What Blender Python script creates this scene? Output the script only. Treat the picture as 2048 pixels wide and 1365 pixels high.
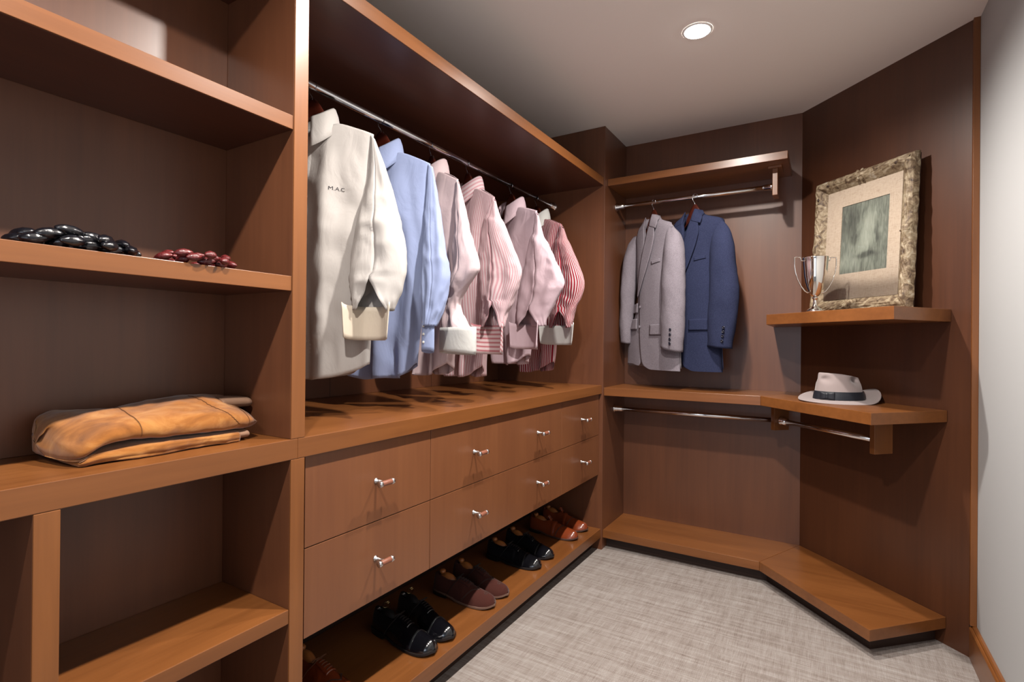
import bpy, bmesh, math, random
from mathutils import Vector, Matrix, noise
random.seed(7)
PI = math.pi
for o in list(bpy.data.objects): bpy.data.objects.remove(o)
scene = bpy.context.scene
COL = scene.collection

# ------------------------------------------------------------------ camera
EYE = 1.1906
cam_d = bpy.data.cameras.new('camera'); cam = bpy.data.objects.new('camera', cam_d); COL.objects.link(cam)
cam_d.sensor_width = 36.0; cam_d.lens = 1046.617 / 2048 * 36.0; cam_d.clip_start = 0.02
yaw, pit, rol = math.radians(31.2139), math.radians(0.1657), math.radians(0.52056)
fw = Vector((-math.sin(yaw) * math.cos(pit), math.cos(yaw) * math.cos(pit), math.sin(pit)))
rt = Vector((math.cos(yaw), math.sin(yaw), 0)); up = rt.cross(fw)
r2 = rt * math.cos(rol) + up * math.sin(rol); u2 = -rt * math.sin(rol) + up * math.cos(rol)
cam.matrix_world = Matrix(((r2.x, u2.x, -fw.x, 0), (r2.y, u2.y, -fw.y, 0), (r2.z, u2.z, -fw.z, EYE), (0, 0, 0, 1)))
scene.camera = cam

# ------------------------------------------------------------------ light and exposure
CEIL = 2.448
world = bpy.data.worlds.new('world'); scene.world = world; world.use_nodes = True
world.node_tree.nodes['Background'].inputs[0].default_value = (0.80, 0.88, 1.0, 1)   # daylight in the room beyond the open doorway
world.node_tree.nodes['Background'].inputs[1].default_value = 0.15
LAMP_X = -0.46
for i, ly in enumerate((2.171, 1.19, 0.2, -0.75)):
    ld = bpy.data.lights.new('downlight_lamp', 'SPOT'); ld.shadow_soft_size = 0.028
    ld.spot_size = math.radians(160); ld.spot_blend = 0.7
    ld.energy = (112, 112, 98, 34)[i]; ld.color = (1.0, 0.93, 0.86)
    lo = bpy.data.objects.new('downlight_lamp', ld); COL.objects.link(lo); lo.location = (LAMP_X, ly, CEIL - 0.014)
# added fill lamp behind the open doorway, tilted up to brighten the ceiling
ld = bpy.data.lights.new('fill_lamp', 'AREA'); ld.shape = 'RECTANGLE'; ld.size = 1.0; ld.size_y = 1.6
ld.energy = 15; ld.color = (0.75, 0.84, 1.0)
lo = bpy.data.objects.new('fill_lamp', ld); COL.objects.link(lo); lo.location = (-0.3, -1.9, 1.25); lo.rotation_euler = (math.radians(136), 0, 0)
scene.view_settings.view_transform = 'Standard'; scene.view_settings.look = 'None'
scene.view_settings.gamma = 1; scene.view_settings.use_curve_mapping = False
scene.view_settings.exposure = 0.52

# ------------------------------------------------------------------ materials
DIM = 0.66
def srgb(r, g, b):
    f = lambda c: (c / 255 / 12.92) if c / 255 <= 0.04045 else ((c / 255 + 0.055) / 1.055) ** 2.4
    return (f(r) * DIM, f(g) * DIM, f(b) * DIM, 1)
def raw(r, g, b):
    return tuple(c / DIM if i < 3 else c for i, c in enumerate(srgb(r, g, b)))

def new_mat(name):
    m = bpy.data.materials.new(name); m.use_nodes = True
    nt = m.node_tree; return m, nt, nt.nodes['Principled BSDF']

def N(nt, t, **kw):
    n = nt.nodes.new(t)
    for k, v in kw.items():
        if k in n.inputs: n.inputs[k].default_value = v
        else: setattr(n, k, v)
    return n

def ramp(nt, fac, stops):
    r = nt.nodes.new('ShaderNodeValToRGB'); e = r.color_ramp.elements
    while len(e) < len(stops): e.new(0.5)
    for i, (p, c) in enumerate(stops): e[i].position = p; e[i].color = c
    nt.links.new(fac, r.inputs[0]); return r

def coords(nt, kind='Object', scale=(1, 1, 1), rot=(0, 0, 0)):
    tc = nt.nodes.new('ShaderNodeTexCoord'); mp = nt.nodes.new('ShaderNodeMapping')
    mp.inputs['Scale'].default_value = scale; mp.inputs['Rotation'].default_value = rot
    nt.links.new(tc.outputs[kind], mp.inputs[0]); return mp.outputs[0]

def bump(nt, bs, height, strength=0.2, dist=0.002):
    b = N(nt, 'ShaderNodeBump'); b.inputs['Strength'].default_value = strength; b.inputs['Distance'].default_value = dist
    nt.links.new(height, b.inputs['Height']); nt.links.new(b.outputs[0], bs.inputs['Normal'])

def wood(name, axis, base, dark, rough=0.34, rotz=0.0):
    """stained satin wood; axis = world direction of the grain"""
    m, nt, bs = new_mat(name)
    s = [60, 60, 60]; s[axis] = 2.2
    v = coords(nt, 'Object', tuple(s), (0, 0, rotz) if axis != 2 else (0, 0, 0))
    n1 = N(nt, 'ShaderNodeTexNoise', Scale=1.0, Detail=5.0, Roughness=0.6); nt.links.new(v, n1.inputs['Vector'])
    s2 = [6, 6, 6]; s2[axis] = 1.3
    v2 = coords(nt, 'Object', tuple(s2), (0, 0, rotz) if axis != 2 else (0, 0, 0))
    n2 = N(nt, 'ShaderNodeTexNoise', Scale=1.0, Detail=3.0, Roughness=0.5, Distortion=0.4); nt.links.new(v2, n2.inputs['Vector'])
    add = N(nt, 'ShaderNodeMath', operation='MULTIPLY_ADD'); nt.links.new(n1.outputs[0], add.inputs[0]); add.inputs[1].default_value = 0.38
    mul = N(nt, 'ShaderNodeMath', operation='MULTIPLY'); nt.links.new(n2.outputs[0], mul.inputs[0]); mul.inputs[1].default_value = 0.62
    nt.links.new(mul.outputs[0], add.inputs[2])
    r = ramp(nt, add.outputs[0], [(0.30, dark), (0.70, base)])
    nt.links.new(r.outputs[0], bs.inputs['Base Color'])
    bs.inputs['Roughness'].default_value = rough
    bs.inputs['Specular IOR Level'].default_value = 0.5
    bs.inputs['Coat Weight'].default_value = 0.25; bs.inputs['Coat Roughness'].default_value = 0.28
    bump(nt, bs, n1.outputs[0], 0.06, 0.0006)
    return m

W_HI, W_LO = srgb(155, 96, 49), srgb(120, 70, 32)
P_HI, P_LO = srgb(127, 78, 50), srgb(101, 60, 39)
WY = wood('wood_grain_along_unit', 1, W_HI, W_LO)
WX = wood('wood_grain_across', 0, W_HI, W_LO)
WZ = wood('wood_grain_upright', 2, W_HI, W_LO)
WD = wood('wood_grain_diagonal', 0, W_HI, W_LO, rotz=PI / 4)
PZ = wood('veneer_panel', 2, P_HI, P_LO, 0.42)
PY_SHADE = wood('veneer_board', 1, srgb(104, 58, 38), srgb(82, 44, 30), 0.42)  # shelf board veneer darkened to stand in for shade on the undersides
PA = wood('veneer_angled_panel', 2, srgb(104, 61, 37), srgb(80, 45, 27), 0.42)
DZ = wood('veneer_drawer_front', 2, srgb(144, 91, 57), srgb(125, 76, 48), 0.36)
HW = wood('hanger_wood', 0, srgb(92, 36, 22), srgb(60, 22, 14), 0.25)
TW = wood('shoe_tree_wood', 0, srgb(205, 130, 70), srgb(170, 98, 48), 0.4)

def plain(name, c, rough=0.5, metal=0.0, coat=0.0, bumps=None, sheen=0.0, var=0.0, spec=0.5):
    m, nt, bs = new_mat(name)
    bs.inputs['Base Color'].default_value = c; bs.inputs['Roughness'].default_value = rough
    bs.inputs['Metallic'].default_value = metal; bs.inputs['Coat Weight'].default_value = coat
    bs.inputs['Coat Roughness'].default_value = 0.12; bs.inputs['Specular IOR Level'].default_value = spec
    if sheen: bs.inputs['Sheen Weight'].default_value = sheen; bs.inputs['Sheen Roughness'].default_value = 0.4
    if bumps or var:
        sc, st, ds = bumps or (40, 0, 0.001)
        v = coords(nt, 'Object', (sc, sc, sc)); n = N(nt, 'ShaderNodeTexNoise', Scale=1.0, Detail=5.0); nt.links.new(v, n.inputs['Vector'])
        if st: bump(nt, bs, n.outputs[0], st, ds)
        if var:
            lo = tuple(x * (1 - var) for x in c[:3]) + (1,); hi = tuple(min(1, x * (1 + var)) for x in c[:3]) + (1,)
            r = ramp(nt, n.outputs[0], [(0.32, lo), (0.68, hi)]); nt.links.new(r.outputs[0], bs.inputs['Base Color'])
    return m

PAINT = plain('wall_paint', srgb(205, 207, 208), 0.7, bumps=(140, 0.05, 0.001))
CEILP = plain('ceiling_paint', raw(240, 233, 226), 0.8, bumps=(90, 0.06, 0.001))
CHROME = plain('chrome', raw(225, 225, 228), 0.09, 1.0)
SILVER = plain('polished_silver', raw(232, 228, 222), 0.06, 1.0)
NICKEL = plain('brushed_nickel', raw(205, 202, 200), 0.25, 1.0)
BRASS = plain('brass', raw(190, 170, 120), 0.2, 1.0)
LEATHER_GRIP = plain('leather_grip', srgb(150, 92, 70), 0.45, bumps=(900, 0.3, 0.0004))
STEEL = plain('steel_wire', raw(190, 190, 195), 0.2, 1.0)
BLACKS = plain('black_shoe_leather', srgb(20, 20, 26), 0.24, coat=0.5, bumps=(220, 0.15, 0.0006))
BLACKL = plain('black_leather', srgb(20, 20, 26), 0.24, coat=0.4, bumps=(90, 0.55, 0.0022))
BLACKP = plain('black_polished_leather', srgb(16, 16, 21), 0.16, coat=1.0, bumps=(160, 0.1, 0.0005))
BURG = plain('burgundy_leather', srgb(104, 30, 32), 0.4, coat=0.25, bumps=(110, 0.8, 0.003), var=0.3)
BROWNS = plain('brown_suede', srgb(80, 44, 38), 0.95, sheen=0.15, bumps=(700, 0.5, 0.0006), var=0.18, spec=0.1)
TANL = plain('tan_leather', srgb(140, 62, 30), 0.24, coat=0.8, bumps=(400, 0.25, 0.0004), var=0.12)
SOLEB = plain('black_sole', srgb(28, 26, 28), 0.5)
SOLET = plain('welt_stitched_sole', srgb(128, 98, 84), 0.6)
SOLED = plain('brown_sole', srgb(86, 60, 52), 0.6)
LACEB = plain('dark_lace', srgb(34, 25, 26), 0.8)
LACET = plain('tan_lace', srgb(120, 72, 44), 0.7)
INSIDE = plain('shoe_lining', srgb(60, 40, 30), 0.8)
FELT = plain('hat_felt', srgb(176, 162, 160), 0.95, sheen=0.3, bumps=(900, 0.25, 0.0005), spec=0.1)
RIBBON = plain('hat_ribbon', srgb(26, 31, 42), 0.55)
DARKB = plain('dark_button', srgb(36, 38, 52), 0.25)
LININGG = plain('grey_lining', srgb(150, 144, 148), 0.6)
LININGB = plain('blue_lining', srgb(44, 56, 92), 0.55)
LABELM = plain('dark_garment_label', srgb(20, 20, 30), 0.6)
THREAD = plain('monogram_thread', srgb(40, 36, 44), 0.8)
KICK = plain('toe_kick', srgb(58, 36, 26), 0.6)

def dimc(c, k=0.90): return tuple(x * k for x in c[:3]) + (1,)
def cloth(name, c, stripe=None, sp=0.008, duty=0.45, rough=0.85, axis=0, weave=(1400, 0.2), wr=14, wrs=0.35):
    """shirt cotton, stripes run along UV.y (metres)"""
    m, nt, bs = new_mat(name); c = dimc(c); stripe = dimc(stripe) if stripe else None
    bs.inputs['Base Color'].default_value = c; bs.inputs['Roughness'].default_value = rough
    bs.inputs['Sheen Weight'].default_value = 0.05; bs.inputs['Specular IOR Level'].default_value = 0.2
    if stripe:
        tc = nt.nodes.new('ShaderNodeUVMap'); sx = nt.nodes.new('ShaderNodeSeparateXYZ'); nt.links.new(tc.outputs[0], sx.inputs[0])
        d = N(nt, 'ShaderNodeMath', operation='DIVIDE'); nt.links.new(sx.outputs[axis], d.inputs[0]); d.inputs[1].default_value = sp
        f = N(nt, 'ShaderNodeMath', operation='FRACT'); nt.links.new(d.outputs[0], f.inputs[0])
        r = ramp(nt, f.outputs[0], [(0.0, stripe), (max(duty - 0.06, 0.02), stripe), (duty + 0.06, c), (0.94, c)])
        e = r.color_ramp.elements.new(1.0); e.color = stripe
        nt.links.new(r.outputs[0], bs.inputs['Base Color'])
    v = coords(nt, 'Object', (wr, wr, wr * 0.5)); n = N(nt, 'ShaderNodeTexNoise', Scale=1.0, Detail=4.0, Roughness=0.55, Distortion=0.8)
    nt.links.new(v, n.inputs['Vector']); bump(nt, bs, n.outputs[0], wrs, 0.012)
    return m

C_WHITE = cloth('cream_cotton', srgb(208, 203, 199))
C_WCUFF = cloth('cream_cuff_cotton', srgb(238, 224, 204))
C_BLUE = cloth('pale_blue_cotton', srgb(164, 178, 218))
C_PINKP = cloth('pale_pink_cotton', srgb(226, 204, 206), stripe=srgb(228, 203, 207), sp=0.004)
C_PSTR = cloth('pink_striped_cotton', srgb(228, 208, 212), stripe=srgb(212, 164, 172), sp=0.0082, duty=0.42)
C_PSTRH = cloth('pink_striped_cuff', srgb(240, 216, 218), stripe=srgb(206, 132, 140), sp=0.0125, duty=0.4, axis=1)
C_PINK = cloth('soft_pink_cotton', srgb(228, 202, 212))
C_RED = cloth('red_striped_cotton', srgb(238, 218, 220), stripe=srgb(160, 34, 54), sp=0.0085, duty=0.54)
C_COLL = cloth('white_collar_cotton', srgb(232, 232, 228))
for mm in (C_WHITE, C_WCUFF, C_BLUE, C_PINKP, C_PSTR, C_PSTRH, C_PINK, C_RED, C_COLL): pass

def tweed(name, a, b):
    m, nt, bs = new_mat(name)
    v = coords(nt, 'Object', (620, 620, 260)); n = N(nt, 'ShaderNodeTexNoise', Scale=1.0, Detail=4.0, Roughness=0.7); nt.links.new(v, n.inputs['Vector'])
    r = ramp(nt, n.outputs[0], [(0.36, a), (0.64, b)]); nt.links.new(r.outputs[0], bs.inputs['Base Color'])
    bs.inputs['Roughness'].default_value = 0.95; bs.inputs['Specular IOR Level'].default_value = 0.1
    v2 = coords(nt, 'Object', (9, 9, 5)); n2 = N(nt, 'ShaderNodeTexNoise', Scale=1.0, Detail=3.0); nt.links.new(v2, n2.inputs['Vector'])
    bump(nt, bs, n2.outputs[0], 0.3, 0.012)
    return m
TWG = tweed('grey_wool', srgb(122, 114, 122), srgb(164, 156, 165))
TWB = tweed('blue_wool', srgb(38, 43, 68), srgb(62, 68, 98))

def suede_mat():
    m, nt, bs = new_mat('tan_suede')
    v = coords(nt, 'Object', (13, 8, 13)); n = N(nt, 'ShaderNodeTexNoise', Scale=1.0, Detail=5.0, Roughness=0.6, Distortion=1.2); nt.links.new(v, n.inputs['Vector'])
    r = ramp(nt, n.outputs[0], [(0.30, srgb(122, 72, 30)), (0.50, srgb(162, 102, 46)), (0.68, srgb(192, 136, 76))]); nt.links.new(r.outputs[0], bs.inputs['Base Color'])
    bs.inputs['Roughness'].default_value = 0.95; bs.inputs['Sheen Weight'].default_value = 0.25; bs.inputs['Specular IOR Level'].default_value = 0.1
    n2 = N(nt, 'ShaderNodeTexNoise', Scale=900.0, Detail=2.0); tc = nt.nodes.new('ShaderNodeTexCoord'); nt.links.new(tc.outputs['Object'], n2.inputs['Vector'])
    bump(nt, bs, n2.outputs[0], 0.25, 0.0006)
    return m
SUEDE = suede_mat()

def knit_mat():
    m, nt, bs = new_mat('ribbed_knit')
    v = coords(nt, 'UV', (1, 1, 1)); w = N(nt, 'ShaderNodeTexWave', Scale=42.0, Distortion=0.2); nt.links.new(v, w.inputs['Vector'])
    r = ramp(nt, w.outputs[0], [(0.2, srgb(142, 102, 78)), (0.8, srgb(190, 152, 124))]); nt.links.new(r.outputs[0], bs.inputs['Base Color'])
    bs.inputs['Roughness'].default_value = 0.95; bump(nt, bs, w.outputs[0], 0.5, 0.002)
    return m
KNIT = knit_mat()

def carpet_mat():
    m, nt, bs = new_mat('woven_carpet')
    def noisy(scale, detail=3.0):
        v = coords(nt, 'Object', scale); n = N(nt, 'ShaderNodeTexNoise', Scale=1.0, Detail=detail, Roughness=0.6); nt.links.new(v, n.inputs['Vector']); return n
    a = noisy((8, 420, 1)); b = noisy((440, 14, 1)); c = noisy((2.5, 55, 1)); d = noisy((40, 4, 1))
    def mix(x, y, f):
        q = N(nt, 'ShaderNodeMath', operation='MULTIPLY_ADD'); nt.links.new(x, q.inputs[0]); q.inputs[1].default_value = f
        if y is None: q.inputs[2].default_value = 0
        else: nt.links.new(y, q.inputs[2])
        return q.outputs[0]
    t = mix(a.outputs[0], mix(b.outputs[0], mix(c.outputs[0], mix(d.outputs[0], None, 0.16), 0.26), 0.24), 0.34)
    r = ramp(nt, t, [(0.37, srgb(130, 115, 107)), (0.46, srgb(166, 154, 147)), (0.54, srgb(186, 177, 171)), (0.65, srgb(208, 203, 198))])
    nt.links.new(r.outputs[0], bs.inputs['Base Color'])
    bs.inputs['Roughness'].default_value = 0.95; bs.inputs['Specular IOR Level'].default_value = 0.1
    wv = coords(nt, 'Object', (1, 1, 1)); k = N(nt, 'ShaderNodeTexWave', Scale=95.0, bands_direction='X', Distortion=1.0); nt.links.new(wv, k.inputs['Vector'])
    k2 = N(nt, 'ShaderNodeTexWave', Scale=95.0, bands_direction='Y', Distortion=1.0); nt.links.new(wv, k2.inputs['Vector'])
    s = N(nt, 'ShaderNodeMath', operation='ADD'); nt.links.new(k.outputs[0], s.inputs[0]); nt.links.new(k2.outputs[0], s.inputs[1])
    bump(nt, bs, s.outputs[0], 0.5, 0.002)
    return m
CARPET = carpet_mat()

def lens_mat():
    m, nt, bs = new_mat('lamp_lens'); bs.inputs['Emission Color'].default_value = (1, 0.97, 0.93, 1); bs.inputs['Emission Strength'].default_value = 60
    return m
LENS = lens_mat()
TRIMW = plain('lamp_trim', raw(235, 232, 228), 0.4)

# ------------------------------------------------------------------ object helpers
def tag(o, label=None, cat=None, group=None, kind=None):
    if label: o['label'] = label
    if cat: o['category'] = cat
    if group: o['group'] = group
    if kind: o['kind'] = kind
    return o

def empty(name, loc, rz=0.0, label=None, cat=None, group=None):
    o = bpy.data.objects.new(name, None); COL.objects.link(o); o.location = loc; o.rotation_euler = (0, 0, rz)
    o.empty_display_size = 0.05
    return tag(o, label, cat, group)

def link_bm(name, bm, mat, parent=None, world_parent=True, smooth=False, loc=None):
    """bm in world coordinates when world_parent (parent unrotated), else in the parent's local ones"""
    me = bpy.data.meshes.new(name)
    if smooth:
        for f in bm.faces: f.smooth = True
    bm.normal_update(); bm.to_mesh(me); bm.free()
    o = bpy.data.objects.new(name, me); COL.objects.link(o)
    for m in (mat if isinstance(mat, (list, tuple)) else [mat]): me.materials.append(m)
    if parent:
        o.parent = parent
        if world_parent: o.location = -abs_loc(parent)
    if loc: o.location = loc
    return o

def abs_loc(p):
    v = p.location.copy()
    while p.parent: p = p.parent; v = v + p.location
    return v

def bm_box(bm, x0, x1, y0, y1, z0, z1, bev=0.0015):
    r = bmesh.ops.create_cube(bm, size=1.0); vs = r['verts']
    for v in vs: v.co = Vector(((x0 + x1) / 2 + v.co.x * (x1 - x0), (y0 + y1) / 2 + v.co.y * (y1 - y0), (z0 + z1) / 2 + v.co.z * (z1 - z0)))
    if bev:
        es = list({e for v in vs for e in v.link_edges})
        bmesh.ops.bevel(bm, geom=es, offset=bev, segments=2, affect='EDGES', profile=0.5)
    return bm

def box(name, x0, x1, y0, y1, z0, z1, mat, parent=None, bev=0.0015):
    return link_bm(name, bm_box(bmesh.new(), min(x0, x1), max(x0, x1), min(y0, y1), max(y0, y1), z0, z1, bev), mat, parent)

def prism(name, pts, z0, z1, mat, parent=None, bev=0.0015):
    bm = bmesh.new(); lo = [bm.verts.new((x, y, z0)) for x, y in pts]; hi = [bm.verts.new((x, y, z1)) for x, y in pts]
    bm.faces.new(lo[::-1]); bm.faces.new(hi); n = len(pts)
    for i in range(n): bm.faces.new((lo[i], lo[(i + 1) % n], hi[(i + 1) % n], hi[i]))
    bmesh.ops.recalc_face_normals(bm, faces=bm.faces[:])
    if bev: bmesh.ops.bevel(bm, geom=bm.edges[:], offset=bev, segments=2, affect='EDGES', profile=0.5)
    return link_bm(name, bm, mat, parent)

def bm_tube(bm, pts, rad, seg=10, closed=False, cap=True):
    pts = [Vector(p) for p in pts]; n = len(pts); rings = []
    rads = rad if isinstance(rad, (list, tuple)) else [rad] * n
    prev = None
    for i, p in enumerate(pts):
        a = pts[(i - 1) % n] if (closed or i > 0) else pts[i]; b = pts[(i + 1) % n] if (closed or i < n - 1) else pts[i]
        t = (b - a).normalized()
        if prev is None:
            s = t.cross(Vector((0, 0, 1)));
            if s.length < 1e-3: s = t.cross(Vector((1, 0, 0)))
        else: s = prev - t * prev.dot(t)
        s.normalize(); prev = s; w = t.cross(s)
        rings.append([bm.verts.new(p + (s * math.cos(2 * PI * k / seg) + w * math.sin(2 * PI * k / seg)) * rads[i]) for k in range(seg)])
    m = n if closed else n - 1
    for i in range(m):
        A, B = rings[i], rings[(i + 1) % n]
        for k in range(seg): bm.faces.new((A[k], A[(k + 1) % seg], B[(k + 1) % seg], B[k]))
    if cap and not closed: bm.faces.new(rings[0]); bm.faces.new(rings[-1][::-1])
    bmesh.ops.recalc_face_normals(bm, faces=bm.faces[:])
    return bm

def tube(name, pts, rad, mat, parent=None, seg=12, closed=False, local=False):
    return link_bm(name, bm_tube(bmesh.new(), pts, rad, seg, closed), mat, parent, world_parent=not local, smooth=True)

def bm_lathe(bm, prof, c, seg=40, axis='Z'):
    rings = []
    for r, h in prof:
        ring = []
        for k in range(seg):
            a = 2 * PI * k / seg; p = (r * math.cos(a), r * math.sin(a), h)
            if axis == 'X': p = (h, r * math.cos(a), r * math.sin(a))
            if axis == 'Y': p = (r * math.cos(a), h, r * math.sin(a))
            ring.append(bm.verts.new(Vector(c) + Vector(p)))
        rings.append(ring)
    for A, B in zip(rings, rings[1:]):
        for k in range(seg): bm.faces.new((A[k], A[(k + 1) % seg], B[(k + 1) % seg], B[k]))
    bm.faces.new(rings[0][::-1]); bm.faces.new(rings[-1])
    bmesh.ops.recalc_face_normals(bm, faces=bm.faces[:])
    return bm

def lathe(name, prof, c, mat, parent=None, seg=40, axis='Z', local=False):
    return link_bm(name, bm_lathe(bmesh.new(), prof, c, seg, axis), mat, parent, world_parent=not local, smooth=True)

def bm_grid(P, rows, cols, closed=False, uv=None, bm=None):
    """P(i, j) -> position; uv(i, j) -> (u, v)"""
    bm = bm or bmesh.new(); g = [[bm.verts.new(P(i, j)) for j in range(cols)] for i in range(rows)]
    L = bm.loops.layers.uv.verify() if uv else None
    for i in range(rows - 1):
        for j in range(cols if closed else cols - 1):
            jn = (j + 1) % cols
            try: f = bm.faces.new((g[i][j], g[i][jn], g[i + 1][jn], g[i + 1][j]))
            except ValueError: continue
            if L:
                for lp, (a, b) in zip(f.loops, ((i, j), (i, j + 1), (i + 1, j + 1), (i + 1, j))): lp[L].uv = uv(a, b)
    return bm

def solidify(o, t, off=0.0):
    m = o.modifiers.new('thickness', 'SOLIDIFY'); m.thickness = t; m.offset = off; return o

def interp(tab, t):
    """piecewise smooth interpolation of rows (t, a, b, ...)"""
    if t <= tab[0][0]: return list(tab[0][1:])
    if t >= tab[-1][0]: return list(tab[-1][1:])
    for k in range(len(tab) - 1):
        if tab[k][0] <= t <= tab[k + 1][0]:
            h = tab[k + 1][0] - tab[k][0]; u = (t - tab[k][0]) / h
            out = []
            for c in range(1, len(tab[0])):
                p1, p2 = tab[k][c], tab[k + 1][c]
                m1 = (p2 - tab[k - 1][c]) / (tab[k + 1][0] - tab[k - 1][0]) * h if k > 0 else (p2 - p1)
                m2 = (tab[k + 2][c] - p1) / (tab[k + 2][0] - tab[k][0]) * h if k + 2 < len(tab) else (p2 - p1)
                m1 *= 0.8; m2 *= 0.8
                out.append((2 * u**3 - 3 * u**2 + 1) * p1 + (u**3 - 2 * u**2 + u) * m1 + (-2 * u**3 + 3 * u**2) * p2 + (u**3 - u**2) * m2)
            return out

def nz(x, y, z): return noise.noise(Vector((x, y, z)))

# ------------------------------------------------------------------ room shell
XF, XB, XR, XC_ = -1.12, -1.409, 0.486, -1.841     # unit front, bookcase back, right wall, closet back
YE, YB = 2.855, 3.226                              # end panel, back wall
YF = -1.3                                          # doorway wall behind the camera
CS = 3.096                                         # angled wall: x + y = CS
def setting(o): o['kind'] = 'structure'; return o
room = [(-1.95, YF), (XR + 0.1, YF), (XR + 0.1, 2.7), (-0.05, 3.35), (-1.95, 3.35)]
setting(prism('floor', room, -0.08, 0.0, CARPET, bev=0))
setting(prism('ceiling', room, CEIL, CEIL + 0.08, CEILP, bev=0))
setting(prism('wall_right', [(XR, YF), (XR + 0.1, YF), (XR + 0.1, 2.66), (XR, 2.618)], 0, CEIL, PAINT, bev=0))
setting(box('wall_left', XC_ - 0.06, XC_, YF, 3.3, 0, CEIL, PZ, bev=0))
setting(box('wall_back', -1.13, -0.13 + 0.03, YB, YB + 0.06, 0, CEIL, PZ, bev=0))
# veneered angled wall, ends against the vertical trim
d45 = 0.7071
def ang(s, n): return (-0.13 + s * d45 - n * d45, 3.226 - s * d45 - n * d45)   # s along the wall, n out from it
setting(prism('wall_angled', [ang(0, 0), ang(0.842, 0), ang(0.842, -0.05), ang(0, -0.05)], 0, CEIL, PA, bev=0))
setting(prism('trim_1', [(0.4655, 2.634), (0.4655, 2.613), (0.4855, 2.6135), (0.4855, 2.66), (0.45, 2.66)], 0.128, CEIL, WZ, bev=0.001))
# baseboard along the white wall
bm = bmesh.new()
prof = [(0.4855, 0.0), (0.4655, 0.0), (0.4655, 0.112), (0.469, 0.117), (0.4725, 0.118), (0.4735, 0.124), (0.478, 0.128), (0.4855, 0.1285)]
A = [bm.verts.new((x, 2.634 if z < .001 or x < .48 else 2.63, z)) for x, z in prof]; B = [bm.verts.new((x, YF, z)) for x, z in prof]
for i in range(len(prof)): bm.faces.new((A[i], A[(i + 1) % len(prof)], B[(i + 1) % len(prof)], B[i]))
bm.faces.new(A); bm.faces.new(B[::-1]); bmesh.ops.recalc_face_normals(bm, faces=bm.faces[:])
setting(link_bm('baseboard_right', bm, WY))
setting(box('wall_doorway', -1.9, -0.75, YF - 0.06, YF, 0, CEIL, PAINT, bev=0))
setting(box('wall_doorway', -0.75, XR + 0.1, YF - 0.06, YF, 2.1, CEIL, PAINT, bev=0))

# ------------------------------------------------------------------ casework, left side
YN = -0.9            # near end of the units, behind the camera
CT, CB = 0.949, 0.899
Y0, Y1 = 0.814, 0.853
t = empty('worktop', (-1.48, 1.0, CB), label='long brown wooden worktop running under the hanging shirts and the tan jacket', cat='worktop')
box('top_board', -1.835, XF, Y1 - 0.02, YE - 0.001, CB, CT, WY, t)
box('top_board', XB, XF, YN, Y1 - 0.02, CB, CT, WY, t)

t = empty('open_bookcase', (-1.26, 0.0, CT), label='open wooden shelf unit at left holding braided belts and folded suede jacket', cat='shelving')
box('back_panel', XB - 0.02, XB, YN, Y0, CT, CEIL - 0.03, PZ, t, 0.001)
box('side_panel', XB - 0.43, XF - 0.0042, Y0 + 0.0, Y1, CT + 0.0005, CEIL - 0.03, PZ, t, 0.0005)
box('edge_band', XF - 0.004, XF, Y0, Y1, CT + 0.0005, CEIL - 0.03, WZ, t, 0.001)
box('side_panel', XB, XF, YN - 0.04, YN, CT, CEIL - 0.03, WZ, t)
for z0, z1 in ((1.707, 1.741), (1.312, 1.348), (2.106, 2.15)):
    sh = box('shelf', XB + 0.001, XF - 0.0085, YN, Y0 - 0.0005, z0, z1, PY_SHADE, t, 0.0006)
    eb = box('edge_band', XF - 0.008, XF - 0.004, YN, Y0 - 0.0005, z0, z1, WY, None, 0.001); eb.parent = sh
# lower left cabinet
t = empty('open_base_cabinet', (-1.26, 0.0, 0.0), label='open wooden base cabinet at lower left with one shelf and a narrow divider', cat='cabinet')
box('back_panel', XB - 0.02, XB, YN, Y0, 0.06, CB, PZ, t, 0.001)
box('side_panel', XB - 0.2, XF - 0.0042, Y0, Y1, 0.0, CB - 0.0005, PZ, t, 0.0005)
box('edge_band', XF - 0.004, XF, Y0, Y1, 0.0, CB - 0.0005, WZ, t, 0.001)
box('divider', XB, XF - 0.0042, 0.331, 0.367, 0.06, CB - 0.0005, PZ, t, 0.0005)
box('edge_band', XF - 0.004, XF, 0.331, 0.367, 0.06, CB - 0.0005, WZ, t, 0.001)
box('shelf', XB + 0.001, XF - 0.002, 0.3672, Y0 - 0.0005, 0.499, 0.534, WY, t)
box('shelf', XB + 0.001, XF - 0.002, YN, 0.3308, 0.30, 0.335, WY, t)
box('bottom_board', XB, XF, YN, Y0 - 0.0005, 0.069, 0.121, WY, t)
box('toe_kick', XF - 0.06, XF - 0.045, YN, Y0, 0.0, 0.069, KICK, t, 0)

# hanging bay
t = empty('high_shelf', (-1.48, 1.8, 2.104), label='high wooden shelf above the row of shirts', cat='shelf')
box('shelf_board', XC_ + 0.002, XF - 0.0045, Y1 + 0.0005, YE - 0.0005, 2.104, 2.150, PY_SHADE, t, 0.0006)
box('edge_band', XF - 0.004, XF, Y1 + 0.0005, YE - 0.0005, 2.104, 2.150, WY, t, 0.001)
t = empty('end_panel', (-1.48, 2.87, 0), label='tall brown wooden end panel between the shirt bay and the jacket alcove', cat='panel')
box('front_panel', XC_ + 0.001, XF + 0.007, YE, YE + 0.02, 0.0, CEIL - 0.001, PZ, t, 0.001)
box('side_panel', XF - 0.02, XF + 0.006, YE + 0.0205, YB - 0.001, 0.0, CEIL - 0.001, PZ, t, 0.001)
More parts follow.
